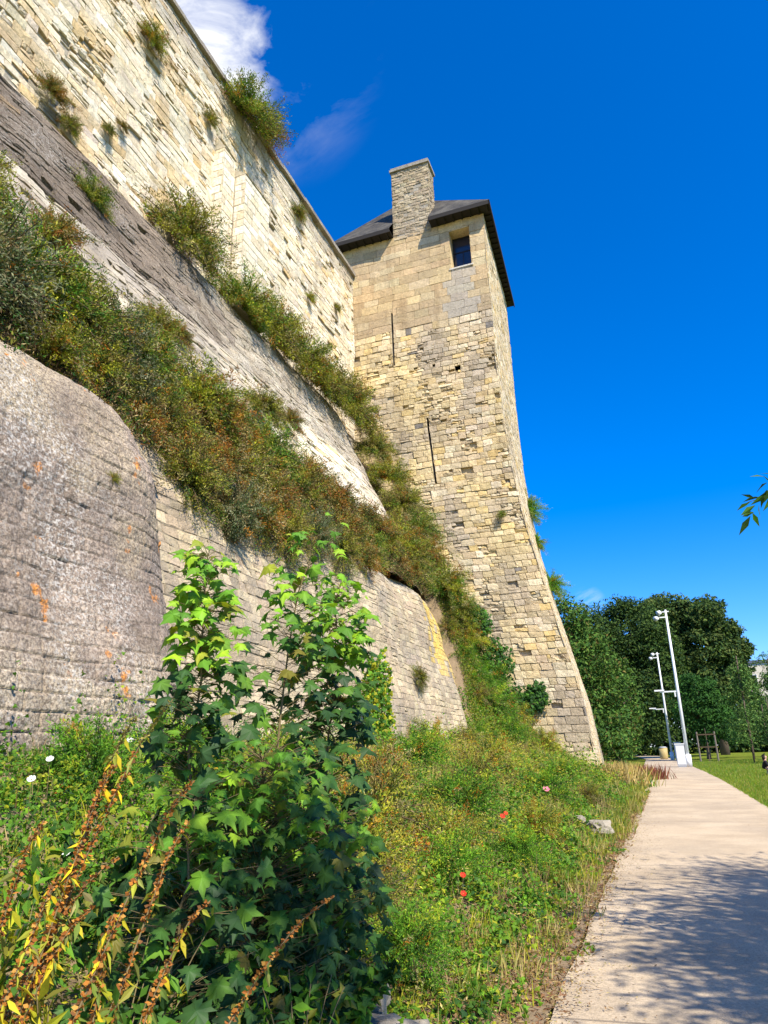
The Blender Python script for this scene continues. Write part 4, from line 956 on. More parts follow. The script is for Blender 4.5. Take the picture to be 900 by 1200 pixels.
# --- rusty seed stalks of the foreground
def stalk(base, tip, label, seed, bend=.12, leaves=24, yellow=.5, green=.0):
    r = np.random.default_rng(seed); base, tip = A(base, float), A(tip, float); root = tag(empty('seed_stalk', base), label, 'seed stalk', 'rusty seed stalks in the foreground')
    e = tip - base; t = np.linspace(0, 1, 16)[:, None]; side = unit(np.cross(e, [0, 0, 1.])[None])[0] * r.normal(0, bend) + A([0, 0, bend])
    cur = e * t + side * np.sin(t * np.pi) * .6; cur[-3:] += A([0.03, 0, -.03]) * A([[.1], [.5], [1]])
    b = MB(); b.tube(cur, np.linspace(.006, .0018, 16), 6, (.3, .16, .06)); b.build('stem', M_stem, root, True)
    L = np.linalg.norm(e); nw = int(L / .026); Ps, Ds, Ns, Ss, Cs = [], [], [], [], []
    for k in range(nw):
        tt = .32 + .68 * k / nw; p = A([np.interp(tt, t[:, 0], cur[:, a]) for a in range(3)])
        if r.random() < .08: continue
        m = 7; a = r.uniform(0, 6.28) + np.arange(m) * 6.28 / m
        d = np.stack([np.cos(a), np.sin(a), r.uniform(-.3, .8, m)], -1) + r.normal(0, .25, (m, 3))
        Ps.append(np.repeat(p[None], m, 0)); Ds.append(unit(d)); Ns.append(rdir(m, r)); Ss.append(r.uniform(.6, 1.15, m) * .025 * (1.15 - .45 * tt))
        cc = palette(m, r, [(.38, .15, .028), (.27, .10, .025), (.42, .22, .05), (.17, .08, .03)], [4, 3, 2, 2], .15)
        if tt > 1 - green: cc = palette(m, r, [(.2, .22, .05), (.3, .25, .06)], [1, 1])
        Cs.append(cc)
    tp = (A([(0, 0, 0), (-.35, .55, .1), (0, 1, .2), (.35, .55, .1)]), A([(0, 2, 1), (0, 3, 2)]))
    V, F, C = scatter(tp, *map(np.concatenate, (Ps, Ds, Ns, Ss, Cs))); mesh('seed_heads', V, F, M_leafd, C, parent=root)
    n = int(leaves * 1.9); tt = r.uniform(.15, .95, n) ** 1.1
    P = np.stack([np.interp(tt, t[:, 0], cur[:, a]) for a in range(3)], -1)
    a = r.uniform(0, 6.28, n); D = np.stack([np.cos(a) * .7, np.sin(a) * .7, -r.uniform(.2, 1.6, n)], -1)
    isy = r.random(n) < yellow
    C = np.where(isy[:, None], palette(n, r, [(.62, .48, .02), (.5, .44, .03), (.34, .36, .04)], [1, 1, 1], .15), palette(n, r, [(.14, .2, .035), (.2, .22, .05), (.3, .26, .1)], [3, 2, 1], .2))
    V, F, C = scatter(LANCE, P, unit(D), rdir(n, r, .3), r.uniform(.035, .085, n), C); mesh('foliage', V, F, M_leaf, C, parent=root)
for i, (bx, by, tx, ty, tz, lf, yl, lab) in enumerate([
 (-2.12, 1.95, -1.88, 2.48, 1.86, 22, .3, 'tallest rusty seed stalk, its tip against the pale wall left of the sapling'),
 (-2.08, 2.10, -1.99, 2.40, 1.80, 20, .4, 'tall seed stalk with a greenish tip beside the tallest one'),
 (-2.00, 1.95, -1.79, 2.53, 1.55, 26, .5, 'rusty stalk bending right at its top below the two tall tips'),
 (-2.15, 1.95, -2.03, 2.36, 1.62, 24, .6, 'rusty stalk third from the left with pale drooping leaves'),
 (-1.90, 2.05, -1.80, 2.53, 1.40, 24, .3, 'short curled rusty stalk, its hooked head in front of the dark leaves'),
 (-2.25, 1.95, -2.19, 2.19, 1.43, 16, .4, 'slim solitary rusty stalk near the left edge'),
 (-2.20, 1.75, -2.07, 2.20, 1.28, 34, .8, 'stalk hung with yellow leaves at the lower left'),
 (-1.85, 2.05, -1.93, 2.30, 1.12, 36, .8, 'low stalk with bright yellow leaves in the bottom left quarter'),
 (-1.72, 2.15, -1.31, 2.81, 1.11, 14, .2, 'long arching stalk leaning far right over the dark hollow'),
 (-1.80, 2.15, -1.72, 2.58, 1.12, 22, .5, 'short stalk with yellow drooping leaves right of the rusty group'),
 (-2.25, 1.75, -2.2, 2.0, 1.02, 34, .85, 'lowest yellow leaved stalk in the bottom left corner'),
 (-2.00, 1.85, -1.98, 2.25, 1.15, 34, .55, 'leafy rusty stalk low in the middle of the group'),
 (-2.12, 1.80, -1.95, 2.32, 1.30, 28, .5, 'rusty stalk of middling height in the thick of the group')]):
    stalk((bx, by, float(bankz(bx, by))), (tx, ty, tz), lab, 400 + i, leaves=lf, yellow=yl, green=.15 if i in (0, 1) else 0.)
weed('yellow_weed', (-2.35, 1.9, .35), .75, .3, 260, 'yellow and green leaved plant in the bottom left corner', [(.55, .44, .03), G_YE, G_OL, G_MID], [2, 3, 2, 2], LANCE, .10, 440)
weed('yellow_weed', (-2.0, 2.2, .3), .65, .3, 240, 'yellowing plant around the feet of the rusty stalks', [(.5, .42, .03), G_YE, G_OL, G_MID], [1, 3, 3, 3], LANCE, .09, 441)

weed('yellow_weed', (-2.5, 2.3, .45), .8, .34, 300, 'tall yellow green weed among the rusty stalks near the left edge', [G_YE, G_BR, G_OL, G_MID], [2, 3, 2, 2], LANCE, .10, 442)
weed('yellow_weed', (-2.15, 1.7, .3), .6, .3, 260, 'bright yellow leaved weed along the bottom edge', [(.6, .46, .03), G_YE, G_OL, G_MID], [3, 3, 2, 1], LANCE, .11, 443)

# --- flowers
def flower(name, x, y, h, rad, cols, label, cat, seed, npet=6, group=None):
    r = np.random.default_rng(seed); z = float(bankz(x, y)); root = tag(empty(name, (x, y, z)), label, cat, group)
    b = MB(); b.tube([(0, 0, 0), (.01, 0, h * .5), (.02, -.02, h)], [.003, .0025, .002], 5, (.1, .15, .05)); b.build('stem', M_stem, root)
    a = np.arange(npet) * 6.283 / npet + r.uniform(0, 1); ax = unit(A([[.35, -.6, .7]]))[0]; u = unit(np.cross(ax, [0, 0, 1.])[None])[0]; w = np.cross(ax, u)
    D = np.cos(a)[:, None] * u + np.sin(a)[:, None] * w + .35 * ax
    tp = (A([(0, 0, 0), (-.42, .55, .0), (-.25, .95, .1), (.25, .95, .1), (.42, .55, .0)]), A([(0, 2, 1), (0, 3, 2), (0, 4, 3)]))
    V, F, C = scatter(tp, np.tile(A([.02, -.02, h]), (npet, 1)), D, np.tile(ax, (npet, 1)), np.full(npet, rad), palette(npet, r, cols, np.ones(len(cols)), .05))
    mesh('petals', V, F, M_petal, C, parent=root)
    b = MB(); b.tube([A([.02, -.02, h]), A([.02, -.02, h]) + ax * rad * .3], [rad * .14, rad * .1], 6, (.4, .35, .05)); b.build('flower_centre', M_petal, root)
Wt, Rd, Pk = [(.8, .8, .78)], [(.75, .07, .03), (.65, .04, .02)], [(.75, .2, .3)]
for i, (x, y, h, s, c, lab, cat) in enumerate([
 (-4.55, 4.6, .52, .034, Wt, 'white bindweed flower uppermost at left below the grey wall', 'flower'),
 (-4.2, 4.1, .5, .034, Wt, 'white bindweed flower at the far left edge', 'flower'),
 (-3.45, 3.7, .42, .034, Wt, 'white bindweed flower just left of the rusty stalks', 'flower'),
 (-5.2, 6.3, .48, .04, Wt, 'small white flower above the rusty stalks, nearest the wall', 'flower'),
 (-1.62, 5.9, .46, .028, Rd, 'red poppy lower of the close pair on the dry bank', 'flower'),
 (-1.78, 6.5, .46, .030, Rd, 'red poppy upper of the close pair on the dry bank', 'flower'),
 (-2.15, 10.0, .5, .042, Rd, 'orange red poppy farther up the bank beside the green patch', 'flower'),
 (-2.25, 10.7, .5, .035, Rd, 'small orange red poppy behind the farther one', 'flower'),
 (-2.35, 15.2, .5, .075, Pk, 'pink flower on the bank below the tower foot', 'flower')]):
    flower('wild_flower', x, y, h, s, c, lab, cat, 500 + i, group='wild flowers on the bank')
# --- stones
def rock(x, y, z, s, label, seed, sq=(1, .8, .6)):
    r = np.random.default_rng(seed); import bmesh
    bm = bmesh.new(); bmesh.ops.create_icosphere(bm, subdivisions=3, radius=1)
    for v in bm.verts:
        p = A(v.co); k = 1 + .28 * vnoise(p * 1.6, seed) + .08 * vnoise(p * 5, seed + 1); v.co = tuple(np.clip(p * k, -.8, .85) * A(sq) * s)
    me = bpy.data.meshes.new('stone'); bm.to_mesh(me); bm.free(); me.materials.append(M_rock)
    o = bpy.data.objects.new('loose_stone', me); o.location = (x, y, z); o.rotation_euler[2] = r.uniform(0, 6); link(o); tag(o, label, 'stone', 'stones lying on the bank')
rock(-1.55, 4.15, .16, .21, 'pale rough stone at the bottom centre under the weeds', 1)
rock(-1.75, 4.35, .30, .16, 'brownish stone leaning on the pale one at the bottom centre', 2, (.6, .7, 1.))
rock(-1.32, 14.6, .22, .24, 'white stone on the bank edge below the tower corner', 3)
rock(-1.72, 14.9, .33, .13, 'small white stone left of the larger one near the path', 4)

# --- ivy on the tower foot, tufts by the path
def ivy(loc, label, seed, n=900, ext=(1., .25, .8), size=.13, cols=((.045, .12, .02), G_DK, G_MID), cat='ivy'):
    r = np.random.default_rng(seed); root = tag(empty('ivy', loc), label, cat)
    q = r.normal(size=(n, 3)); q = unit(q) * r.uniform(.3, 1, (n, 1)) ** .5 * A(ext); q *= (1 + .25 * vnoise(q * 3, seed))[:, None]
    V, F, C = scatter(IVY, q, unit(r.normal(0, .5, (n, 3)) + A([0, 0, -.6])), unit(A([.3, -.8, .4]) + r.normal(0, .35, (n, 3))), size * r.uniform(.6, 1.3, n), palette(n, r, cols, np.ones(len(cols)), .2))
    mesh('foliage', V, F, M_leaf, C, parent=root)
    b = MB(); 
    for k in range(5): e = r.normal(0, .5, 3) * A(ext); b.tube([(0, 0, -ext[2] * 1.2), e * .5, e], [.02, .012, .005], 5, (.1, .08, .05))
    b.build('stems', M_bark, root)
ivy((-6.7, 31.7, 5.3), 'dark ivy climbing the corner between the tower and the curved wall', 601, 1500, (.9, .4, 1.1))
ivy((-4.95, 32.1, 3.75), 'small round ivy clump on the lower tower face', 602, 700, (.55, .2, .6))
ivy((-6.0, 31.8, 3.3), 'ivy spreading at the left foot of the tower', 603, 1500, (1.1, .45, .9))
ivy((-7.1, 31.2, 7.0), 'topmost ivy patch under the shrubs beside the tower', 604, 900, (.6, .4, .8))
ivy((-6.3, 16.3, 2.6), 'trailing green creeper hanging on the left end of the curved wall', 605, 1800, (.35, .6, 1.4), .10, (G_BR, G_MID, G_YE))
def tuft(x, y, label, cols, seed, h=.7, n=900, spread=.45):
    r = np.random.default_rng(seed); root = tag(empty('grass_tuft', (x, y, float(bankz(x, y)) if y < 32 else 0)), label, 'grass tuft')
    P = np.concatenate([r.normal(0, spread, (n, 2)), np.zeros((n, 1))], 1); D = unit(rdir(n, r) * .5 + A([0, 0, 1.]))
    V, F, C = scatter(GRASS, P, D, rdir(n, r), h * r.uniform(.5, 1.2, n), palette(n, r, cols, np.ones(len(cols)), .15)); mesh('blades', V, F, M_leafd, C, parent=root)
tuft(-2.1, 31.6, 'golden dry grass tuft at the foot of the tower corner', [(.5, .36, .1), (.55, .42, .15), G_ST], 611, .85, 1500, .42)
tuft(-1.7, 33.6, 'green and straw grass tuft beside the path just past the tower', [G_OL, G_ST, G_MID], 612, .7, 900)
tuft(-1.25, 40.5, 'low reddish brown plant at the path edge beyond the tower', [(.25, .07, .05), (.3, .12, .06), G_BN], 613, .75, 900, .5)

# ------------------------------------------------------------------ trees
def tree(name, loc, label, blobs, leaf, per, cols, w, trunk=(.3, 4), seed=0, cat='tree', group=None, tpl=QUAD, limbs=True, clump=.28, nclump=None):
    """blobs: (cx,cy,cz,rx,ry,rz) in local space"""
    r = np.random.default_rng(seed); root = tag(empty(name, loc), label, cat, group)
    Ps, Ns, Cs = [], [], []
    lb = MB(); th = trunk[1]
    lb.tube([(0, 0, -.2), (.05, 0, th * .4), (0, .05, th * .8), (.05, 0, th * 1.2)], [trunk[0] * 1.3, trunk[0], trunk[0] * .8, trunk[0] * .55], 10, (.12, .09, .07))
    for bi, (cx, cy, cz, rx, ry, rz) in enumerate(blobs):
        rr = (rx * ry * rz) ** (1 / 3); m = nclump or int(34 * max(1, (rr / 1.5)) ** 1.3)
        cd = unit(r.normal(size=(m, 3))) * r.uniform(.55, 1.02, (m, 1)); cp = A([cx, cy, cz]) + cd * A([rx, ry, rz])
        if limbs:
            mid = A([cx * .4, cy * .4, max(th * .8, cz * .6)]); lb.tube([(0, 0, th * .75), mid, (cx, cy, cz)], [trunk[0] * .5, trunk[0] * .35, trunk[0] * .12], 6, (.12, .09, .07))
            for k in range(min(6, m)): lb.tube([(cx, cy, cz - rz * .3), (A([cx, cy, cz]) + cp[k]) / 2, cp[k]], [trunk[0] * .16, trunk[0] * .1, trunk[0] * .04], 5, (.12, .09, .07))
        for k in range(m):
            rad = rr * clump * r.uniform(.7, 1.35); n = int(per * (rad / (rr * clump)) ** 2)
            q = unit(r.normal(size=(n, 3))) * r.uniform(.35, 1, (n, 1)) ** .5 * A([1.15, 1.15, .75]) * rad
            Ps.append(cp[k] + q); Ns.append(unit(q + .4 * cd[k] * rad + A([0, 0, .35 * rad]) + r.normal(0, .3 * rad, (n, 3))))
            Cs.append(palette(n, r, cols, w, .12) * r.uniform(.75, 1.25))
    P, Nn, C = map(np.concatenate, (Ps, Ns, Cs)); n = len(P)
    V, F, C = scatter(tpl, P, rdir(n, r, -.25), Nn, leaf * r.uniform(.6, 1.3, n), C)
    lb.build('trunk', M_bark, root, True); mesh('crown', V, F, M_leafd, C, parent=root)
    return root
DKG = [(.025, .06, .012), (.045, .09, .016), (.07, .12, .022), (.10, .15, .03)]
gT = 'trees along the path'
tree('broadleaf_tree', (-4.0, 49, 0), 'dense leafy tree right behind the tower, reaching down to the path edge',
     [(-1.6, 0, 3, 2.6, 3, 3), (.4, -1.0, 2.4, 2.1, 2.6, 2.4), (-2.4, -.5, 6.5, 2.8, 3, 3), (-.2, .5, 6.3, 2.5, 2.6, 2.8), (-1.6, 0, 9.3, 2.1, 2.4, 2.1), (1.2, 1.5, 4.0, 1.7, 2.5, 3.2), (-4.5, 1, 9, 2.6, 3, 3), (-5.2, 1, 5, 3, 3, 4)],
     .24, 95, [(.035, .085, .016), (.06, .13, .022), (.10, .17, .03), (.13, .11, .03)], [3, 4, 2, .8], (.3, 3), 701, group=gT)
tree('broadleaf_tree', (-5.6, 100, 0), 'tall dark tree rising between the tower and the lamp posts',
     [(-2, 0, 14.5, 5.2, 5, 5), (3, 0, 16, 4.6, 4, 4.4), (0, 0, 8.4, 5.2, 5, 5.5), (5.8, 1, 12, 3.4, 3, 5.2), (3, -1, 6.5, 4, 3, 5), (-6, 0, 13, 5, 4, 5)], .42, 85, DKG, [2, 3, 3, 1.4], (.5, 6), 702, group=gT)
tree('cedar_tree', (7.5, 112, 0), 'great dark domed tree behind the lamp posts, widest on the skyline',
     [(-5, 0, 19.2, 4.8, 6, 3.2), (-.3, 0, 18.8, 3.8, 6, 2.9), (-7, 0, 14, 5, 5, 4), (-1, -2, 13.8, 5.0, 5, 3.6), (2.6, 0, 13.9, 2.8, 4, 2.2), (.5, -2, 9, 4.6, 4, 2.6), (-3, -3, 8.5, 6, 4, 3.2), (2.2, 0, 16.4, 2.4, 4, 1.9), (2.2, 0, 11, 3.0, 4, 1.8)],
     .55, 90, [(.025, .055, .012), (.045, .085, .018), (.075, .115, .025), (.11, .14, .035)], [2, 3, 3, 1.4], (.5, 9), 703, group=gT, clump=.22)
tree('broadleaf_tree', (4.2, 88, 0), 'rounded mid green tree low behind the tall lamp post',
     [(-.5, 0, 5.2, 2.6, 2.6, 3.0), (1.3, 0, 4.2, 2.4, 2.4, 2.6), (0, 0, 7.4, 2.0, 2, 1.8)], .3, 70, [(.03, .09, .012), (.05, .13, .016), (.04, .11, .014)], [1, 1, 1], (.2, 2.5), 704, group=gT)
LG = [(.06, .13, .03), (.09, .17, .035), (.13, .2, .05), (.04, .09, .02)]
for i, (x, y, h, s, lab) in enumerate([(7.6, 78, 10.0, 2.0, 'slender light green tree with visible pale stem right of the domed tree'),
                                    (9.9, 72, 8.2, 1.8, 'feathery light green tree second from the right edge'),
                                    (9.3, 62, 5.6, 1.6, 'small bushy light green tree above the seated person'),
                                    (11.6, 88, 10.8, 2.8, 'light green tree at the right edge before the pale building')]):
    tree('slender_tree', (x, y, .15), lab, [(0, 0, h * .32, s, s, h * .2), (.3, 0, h * .55, s * .9, s, h * .2), (-.1, 0, h * .8, s * .55, s * .6, h * .18)], .26, 42, LG, [3, 3, 2, 1], (.09, h * .8), 710 + i, group=gT, clump=.34, nclump=22)
for i, (x, y, h) in enumerate([(6.4, 66, 5.0), (7.4, 64, 4.5), (8.2, 67, 5.2)]):
    tree('slender_tree', (x, y, .15), ['thin young tree left of three on the lawn', 'thin young tree in the middle of three on the lawn', 'thin young tree right of three on the lawn'][i],
         [(0, 0, h * .55, .6, .6, h * .35)], .2, 22, LG, [2, 3, 2, 1], (.045, h * .8), 720 + i, group=gT, clump=.4, nclump=26, limbs=False)
# dark far wood
r = np.random.default_rng(77); n = 60000
x = r.uniform(-45, 60, n); d = r.uniform(0, 1, n); y = 135 + d * 14 + .0 * x; top = np.where(x > 14, 7.5, 10) + 2.4 * vnoise(np.stack([x * .35, x * 0], -1), 3) 
z = r.uniform(0, 1, n) ** .8 * top
V, F, Cc = scatter(QUAD, np.stack([x, y, z], -1), rdir(n, r), unit(A([.3, -.6, .5]) + r.normal(0, .5, (n, 3))), r.uniform(.5, 1.1, n), palette(n, r, DKG, [3, 3, 2, 1], .2))
tag(mesh('far_wood', V, F, M_leafd, Cc), 'dark woodland closing off the end of the path', 'wood', kind='stuff')

# tree beside the camera: casts the leaf shadow, one spray of leaves hangs into view
def shade_tree(loc, label, blobs, seed, sprays=(), trunk=.16):
    r = np.random.default_rng(seed); root = tag(empty('lime_tree', loc), label, 'tree'); b = MB(); P, D = [], []
    b.tube([(0, 0, -.1), (.05, 0, 1.6), (-.05, .05, 3.2), (0, 0, 4.8)], [trunk, trunk * .85, trunk * .65, trunk * .35], 10, (.12, .09, .07))
    for (cx, cy, cz, rx, ry, rz, nb) in blobs:
        for k in range(nb):
            c = A([cx, cy, cz]) + unit(r.normal(size=(1, 3)))[0] * r.uniform(.4, 1) * A([rx, ry, rz]); s = A([0, 0, r.uniform(2.6, 4.4)])
            t = np.linspace(0, 1, 6)[:, None]; cur = s + (c - s) * t + A([0, 0, .3]) * np.sin(t * 3.14); b.tube(cur, np.linspace(.03, .004, 6), 5, (.1, .08, .05), cap=False)
            m = 42; q = c + r.normal(0, .26, (m, 3)) * A([1.2, 1.2, .6]); P.append(q); D.append(unit(r.normal(0, .6, (m, 3)) + (c - s) / 4))
    for (p0, p1) in sprays:
        p0, p1 = A(p0, float), A(p1, float); t = np.linspace(0, 1, 8)[:, None]; cur = p0 + (p1 - p0) * t + A([0, 0, .22]) * np.sin(t * 3.14); b.tube(cur, np.linspace(.02, .0025, 8), 5, (.1, .08, .05), cap=False)
        m = 110; tt = r.uniform(.3, 1, m) ** .6; q = np.stack([np.interp(tt, t[:, 0], cur[:, a]) for a in range(3)], -1) + r.normal(0, .07, (m, 3))
        P.append(q); D.append(unit(r.normal(0, .5, (m, 3)) + unit((p1 - p0)[None]) * .5 - A([0, 0, .3])))
    P, D = np.concatenate(P), np.concatenate(D); n = len(P)
    V, F, C = scatter(LANCE, P, D, rdir(n, r, .9), r.uniform(.11, .21, n), palette(n, r, [G_DK, G_MID, (.05, .11, .02)], [2, 2, 2], .15))
    b.build('trunk', M_bark, root, True); mesh('crown', V, F, M_leaf, C, parent=root)
shade_tree((7.2, 5.0, .1), 'tree just off the right edge whose leafy twig tip hangs into the sky', [(-1.7, .2, 5.3, 2.3, 2.2, 1.1, 230), (-2.0, -1.9, 5.0, 1.9, 1.6, .8, 200), (-.4, 1.6, 6.2, 2.4, 3.0, 1.2, 170)], 801,
           sprays=[((-1.5, .9, 3.6), (-6.32, 1.05, 3.33)), ((-1.5, .9, 3.9), (-6.1, 1.15, 3.5)), ((-3.0, 1.0, 3.0), (-6.12, 1.6, 2.22))], trunk=.18)
shade_tree((4.6, -2.4, 0), 'unseen tree added behind the viewpoint to shade the hollow under the saplings', [(-2.7, 2.9, 5.9, .75, .75, .6, 24)], 802, trunk=.14)  # out of view, added only for the shade it throws on the lower saplings

# ------------------------------------------------------------------ street furniture
def post(loc, label, arm_dir=-1):
    root = tag(empty('lamp_post', loc), label, 'lamp post', 'white lamp posts beside the path')
    b = MB(); b.tube([(0, 0, 0), (0, 0, 6), (0, 0, 12.2)], [.135, .115, .08], 14); b.build('pole', M_white, root, True)
    b = MB(); b.tube([(0, 0, 0), (0, 0, .9)], [.24, .24], 14); b.build('base', M_white, root, True)
    b = MB(); b.box(-.55, .1, -.05, .05, 11.55, 11.65); b.build('bracket', M_white, root); b = MB(); b.box(-.3, .25, -.05, .05, 12.0, 12.08); b.build('bracket', M_white, root)
    for dx, dz in ((-.62, 11.6), (-.35, 12.04)):
        f = MB(); f.tube([(dx - .3, -.1, dz - .12), (dx - .05, 0, dz)], [.22, .16], 12, cap=True); fo = f.build('floodlight', M_white, root, True)
        g = MB(); g.tube([(dx - .325, -.11, dz - .13), (dx - .305, -.102, dz - .122)], [.19, .19], 12); g.build('lens', M_lens, fo, True)
    b = MB(); b.box(-1.35, 0, -.05, .05, 5.62, 5.72); b.box(-.28, -.18, -.045, .045, 5.25, 5.62); b.build('arm', M_white, root)
    b = MB(); b.box(-1.75, -1.0, -.14, .14, 5.72, 5.84); b.build('lantern', M_white, root)
post((1.5, 62.5, .02), 'nearer and taller looking white lamp post with floodlights at the path bend')
post((.55, 92, .02), 'farther white lamp post seen left of the tall one')
def cabinet(loc, label, s=1.):
    root = tag(empty('metal_cabinet', loc), label, 'cabinet'); b = MB()
    b.box(-.3 * s, .3 * s, -.2, .2, .1, 1.5 * s); b.box(-.26 * s, .26 * s, -.17, .17, 0, .1); b.build('cabinet_body', M_grey, root)
    b = MB(); b.box(-.33 * s, .33 * s, -.23, .23, 1.5 * s, 1.57 * s); b.build('lid', M_white, root)
    b = MB(); b.box(-.26 * s, .26 * s, -.222, -.203, .2, 1.4 * s); b.build('door', M_white, root)
cabinet((1.0, 62.2, .02), 'white metal cabinet against the nearer lamp post', 1.1)
cabinet((1.25, 92, .02), 'pale cabinet right of the farther lamp post', 1.25)
# litter bin
root = tag(empty('litter_bin', (-.35, 96, .02)), 'yellowish round litter bin left of the farther lamp post', 'bin')
M_yel = flat_mat('yellow_bin', (.4, .3, .12), .6)
b = MB(); b.tube([(0, 0, .1), (0, 0, .2), (0, 0, 1.35)], [.4, .46, .5], 16); b.build('bin_body', M_yel, root, True); b = MB(); b.tube([(0, 0, 1.36), (0, 0, 1.5)], [.53, .3], 16); b.build('lid', M_grey, root, True)
# tree guard
root = tag(empty('tree_guard', (3.6, 75, .15)), 'wooden stake frame around a young stem, right of the tall lamp post', 'tree guard')
for x in (-.75, .75):
    for y_ in (-.35, .35): b = MB(); b.tube([(x, y_, 0), (x, y_, 2.6)], [.06, .05], 8); b.build('stake', flat_mat('stake_wood', (.22, .18, .14), .9), root)
b = MB(); b.box(-.8, .8, -.4, -.34, 2.3, 2.4); b.box(-.8, .8, .34, .4, 2.3, 2.4); b.box(-.8, .8, -.4, -.34, 1.2, 1.3); b.build('rail', M_twig, root)
b = MB(); b.tube([(0, 0, 0), (.05, 0, 1.3), (0, 0, 2.9)], [.05, .04, .02], 7); b.build('young_stem', M_bark, root)
# far building
m_bld = flat_mat('pale_render', (.62, .55, .42), .9, nscale=2, var=.1)
bd = tag(empty('pale_building', (19, 150, 0)), 'pale cream building just visible through trees at the right edge', 'building')
b = MB(); b.box(-3.6, 12, 0, 12, 0, 15.8); b.build('wall', m_bld, bd)
b = MB(); b.add([(-3.8, -.3, 15.8), (12.3, -.3, 15.8), (12.3, 12.3, 15.8), (-3.8, 12.3, 15.8), (-3.8, 6, 16.9), (12.3, 6, 16.9)], [A([(0, 1, 5, 4), (2, 3, 4, 5), (0, 3, 2, 1)]), A([(0, 4, 3), (1, 2, 5)])]); b.build('roof', M_slate, bd)
for k in range(4):
    for j in range(4):
        x0 = -2.6 + k * 3.7; z0_ = 1.6 + j * 3.4; b = MB(); b.box(x0, x0 + 1.2, -.06, .0, z0_, z0_ + 1.9); wf = b.build('window', M_white, bd)
        b = MB(); b.box(x0 + .1, x0 + 1.1, -.08, -.062, z0_ + .1, z0_ + 1.8); b.build('pane', M_glass, wf)

# ------------------------------------------------------------------ seated person
def skin_body(name, joints, edges, radii, mat, parent, sub=2):
    me = bpy.data.meshes.new(name); me.from_pydata(joints, edges, []); o = bpy.data.objects.new(name, me); link(o, parent)
    o.modifiers.new('skin', 'SKIN'); s = o.modifiers.new('sub', 'SUBSURF'); s.levels = sub; s.render_levels = sub
    for v, rd in zip(me.skin_vertices[0].data, radii): v.radius = (rd, rd) if not isinstance(rd, tuple) else rd
    me.skin_vertices[0].data[0].use_root = True; me.materials.append(mat); return o
M_skin = flat_mat('skin', (.5, .3, .2), .6, bumpk=0); M_blk = flat_mat('dark_cloth', (.012, .012, .016), .9, nscale=20); M_den = flat_mat('pale_trousers', (.35, .37, .45), .9, nscale=20); M_hair = flat_mat('dark_hair', (.015, .01, .008), .7)
per = tag(empty('person', (4.55, 42, .19)), 'person in dark top and pale trousers sitting on the lawn at the right edge', 'person')
J = [(0, 0, .12), (-.03, 0, .32), (-.01, 0, .52), (.02, 0, .62), (.05, 0, .70), (.07, 0, .82),
     (.0, -.18, .55), (.10, -.24, .32), (.30, -.18, .30), (.40, -.14, .34), (.0, .18, .55), (.10, .24, .32), (.30, .18, .30), (.40, .14, .34),
     (.12, -.1, .12), (.48, -.14, .36), (.74, -.12, .06), (.92, -.12, .06), (.12, .1, .12), (.48, .14, .32), (.76, .14, .06), (.94, .14, .06)]
E_ = [(0, 1), (1, 2), (2, 3), (3, 4), (4, 5), (2, 6), (6, 7), (7, 8), (8, 9), (2, 10), (10, 11), (11, 12), (12, 13), (0, 14), (14, 15), (15, 16), (16, 17), (0, 18), (18, 19), (19, 20), (20, 21)]
Rr = [(.14, .16), (.12, .15), (.13, .17), (.06, .06), (.055, .055), (.085, .10), .06, .045, .035, .03, .06, .045, .035, .03, .09, .07, .045, .035, .09, .07, .045, .035]
skin_body('body', J, E_, Rr, M_skin, per)
JT = [(0, 0, .17), (-.03, 0, .34), (-.01, 0, .53), (0, -.19, .55), (.10, -.25, .32), (.27, -.19, .30), (0, .19, .55), (.10, .25, .32), (.27, .19, .30)]
skin_body('jacket', JT, [(0, 1), (1, 2), (2, 3), (3, 4), (4, 5), (2, 6), (6, 7), (7, 8)], [(.16, .185), (.145, .175), (.15, .19), .075, .06, .048, .075, .06, .048], M_blk, per)
JP = [(0, 0, .12), (.12, -.1, .13), (.48, -.14, .37), (.73, -.12, .08), (.12, .1, .13), (.48, .14, .33), (.75, .14, .08)]
skin_body('trousers', JP, [(0, 1), (1, 2), (2, 3), (0, 4), (4, 5), (5, 6)], [(.165, .18), .11, .085, .06, .11, .085, .06], M_den, per)
skin_body('hair', [(.03, 0, .80), (-.01, 0, .86), (-.03, 0, .74), (-.05, 0, .58)], [(0, 1), (0, 2), (2, 3)], [.10, .085, .085, .05], M_hair, per)

# ------------------------------------------------------------------ world, sun, camera
SAZ, SEL = 130., 47.   # sun azimuth from +Y towards +X, elevation
S = A([math.sin(R(SAZ)) * math.cos(R(SEL)), math.cos(R(SAZ)) * math.cos(R(SEL)), math.sin(R(SEL))])
wd = bpy.data.worlds.new('World'); sc.world = wd; wd.use_nodes = True; nt = wd.node_tree; bg = nt.nodes['Background']
sky = N(nt, 'ShaderNodeTexSky'); sky.sky_type = 'NISHITA'; sky.sun_disc = False; sky.sun_elevation = R(SEL); sky.sun_rotation = R(SAZ)
sky.altitude = 50; sky.air_density = 1.0; sky.dust_density = .3; sky.ozone_density = 2.5
hs = N(nt, 'ShaderNodeHueSaturation'); hs.inputs['Saturation'].default_value = 1.3; hs.inputs['Value'].default_value = 1.62
nt.links.new(mix(nt, 1., sky.outputs[0], (.84, .95, 1.30), 'MULTIPLY'), hs.inputs['Color'])
tc = N(nt, 'ShaderNodeTexCoord'); gv = tc.outputs['Generated']
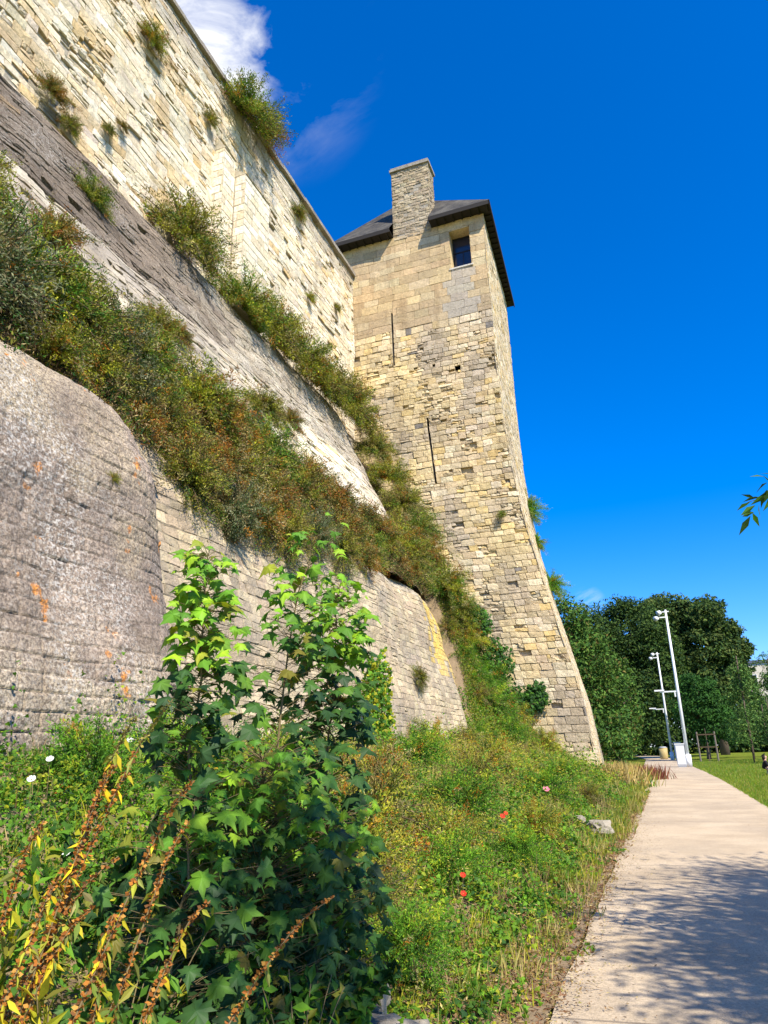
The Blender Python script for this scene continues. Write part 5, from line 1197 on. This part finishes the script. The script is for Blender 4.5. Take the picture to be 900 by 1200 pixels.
def dirmask(d, lo, hi):
    n = N(nt, 'ShaderNodeVectorMath', operation='DOT_PRODUCT'); nt.links.new(gv, n.inputs[0]); n.inputs[1].default_value = tuple(d / np.linalg.norm(d))
    mr = N(nt, 'ShaderNodeMapRange'); mr.interpolation_type = 'SMOOTHSTEP'; nt.links.new(n.outputs['Value'], mr.inputs[0]); mr.inputs[1].default_value = math.cos(R(hi)); mr.inputs[2].default_value = math.cos(R(lo)); return mr.outputs[0]
mp = N(nt, 'ShaderNodeMapping'); mp.inputs['Scale'].default_value = (2.2, 4.2, 5.0); mp.inputs['Rotation'].default_value = (.5, .3, .6); nt.links.new(gv, mp.inputs[0])
m1 = dirmask(A([-.41, .49, .775]), 0, 7.0)
cln = noise(nt, 2.1, 10, .62, mp.outputs[0], .6)
cl = ramp(nt, math_(nt, 'ADD', cln, math_(nt, 'MULTIPLY', m1, .17)), [(.47, 0.), (.72, 1.)])
m1b = dirmask(A([-.33, .54, .78]), 1, 8.5)
mask = math_(nt, 'ADD', math_(nt, 'MULTIPLY', math_(nt, 'MINIMUM', math_(nt, 'MULTIPLY', m1, 2.), 1.), cl), math_(nt, 'MULTIPLY', math_(nt, 'MULTIPLY', m1b, cl), .2))
m2 = dirmask(A([-.07, .98, .185]), .1, 1.4)
mask = math_(nt, 'ADD', mask, math_(nt, 'MULTIPLY', math_(nt, 'MULTIPLY', m2, cl), 1.0))
mn = N(nt, 'ShaderNodeMath', operation='MINIMUM'); nt.links.new(mask, mn.inputs[0]); mn.inputs[1].default_value = .95
skc = mix(nt, mn.outputs[0], hs.outputs[0], (9.5, 9.6, 9.8))
nt.links.new(skc, bg.inputs['Color']); bg.inputs['Strength'].default_value = .072
sl = bpy.data.lights.new('sun', 'SUN'); sl.energy = 5.0; sl.angle = R(.53); sl.color = (1, .93, .80)
so = bpy.data.objects.new('sun', sl); link(so)
from mathutils import Vector, Matrix
so.rotation_euler = Vector(tuple(S)).to_track_quat('Z', 'Y').to_euler(); so.location = (20, -20, 40)

f = 830.
up = A([-65., 2436., -f]); up /= np.linalg.norm(up)
v_ = (-up[0] * (330 / f) + up[2]) / up[1]
Yc = A([330 / f, v_, -1.]); Yc /= np.linalg.norm(Yc); Xc = np.cross(Yc, up)
Mw = Matrix([list(Xc), list(Yc), list(up)])
cam = bpy.data.cameras.new('camera'); co = bpy.data.objects.new('camera', cam); link(co)
co.matrix_world = Matrix.Translation((0, 0, 1.6)) @ Mw.to_4x4()
cam.sensor_fit = 'HORIZONTAL'; cam.sensor_width = 36; cam.lens = 36 * f / 900; cam.clip_end = 3000; cam.clip_start = .05
sc.camera = co
sc.view_settings.view_transform = 'Standard'; sc.view_settings.look = 'None'; sc.view_settings.gamma = 1; sc.view_settings.exposure = .78
try: sc.view_settings.use_curve_mapping = False
except Exception: pass
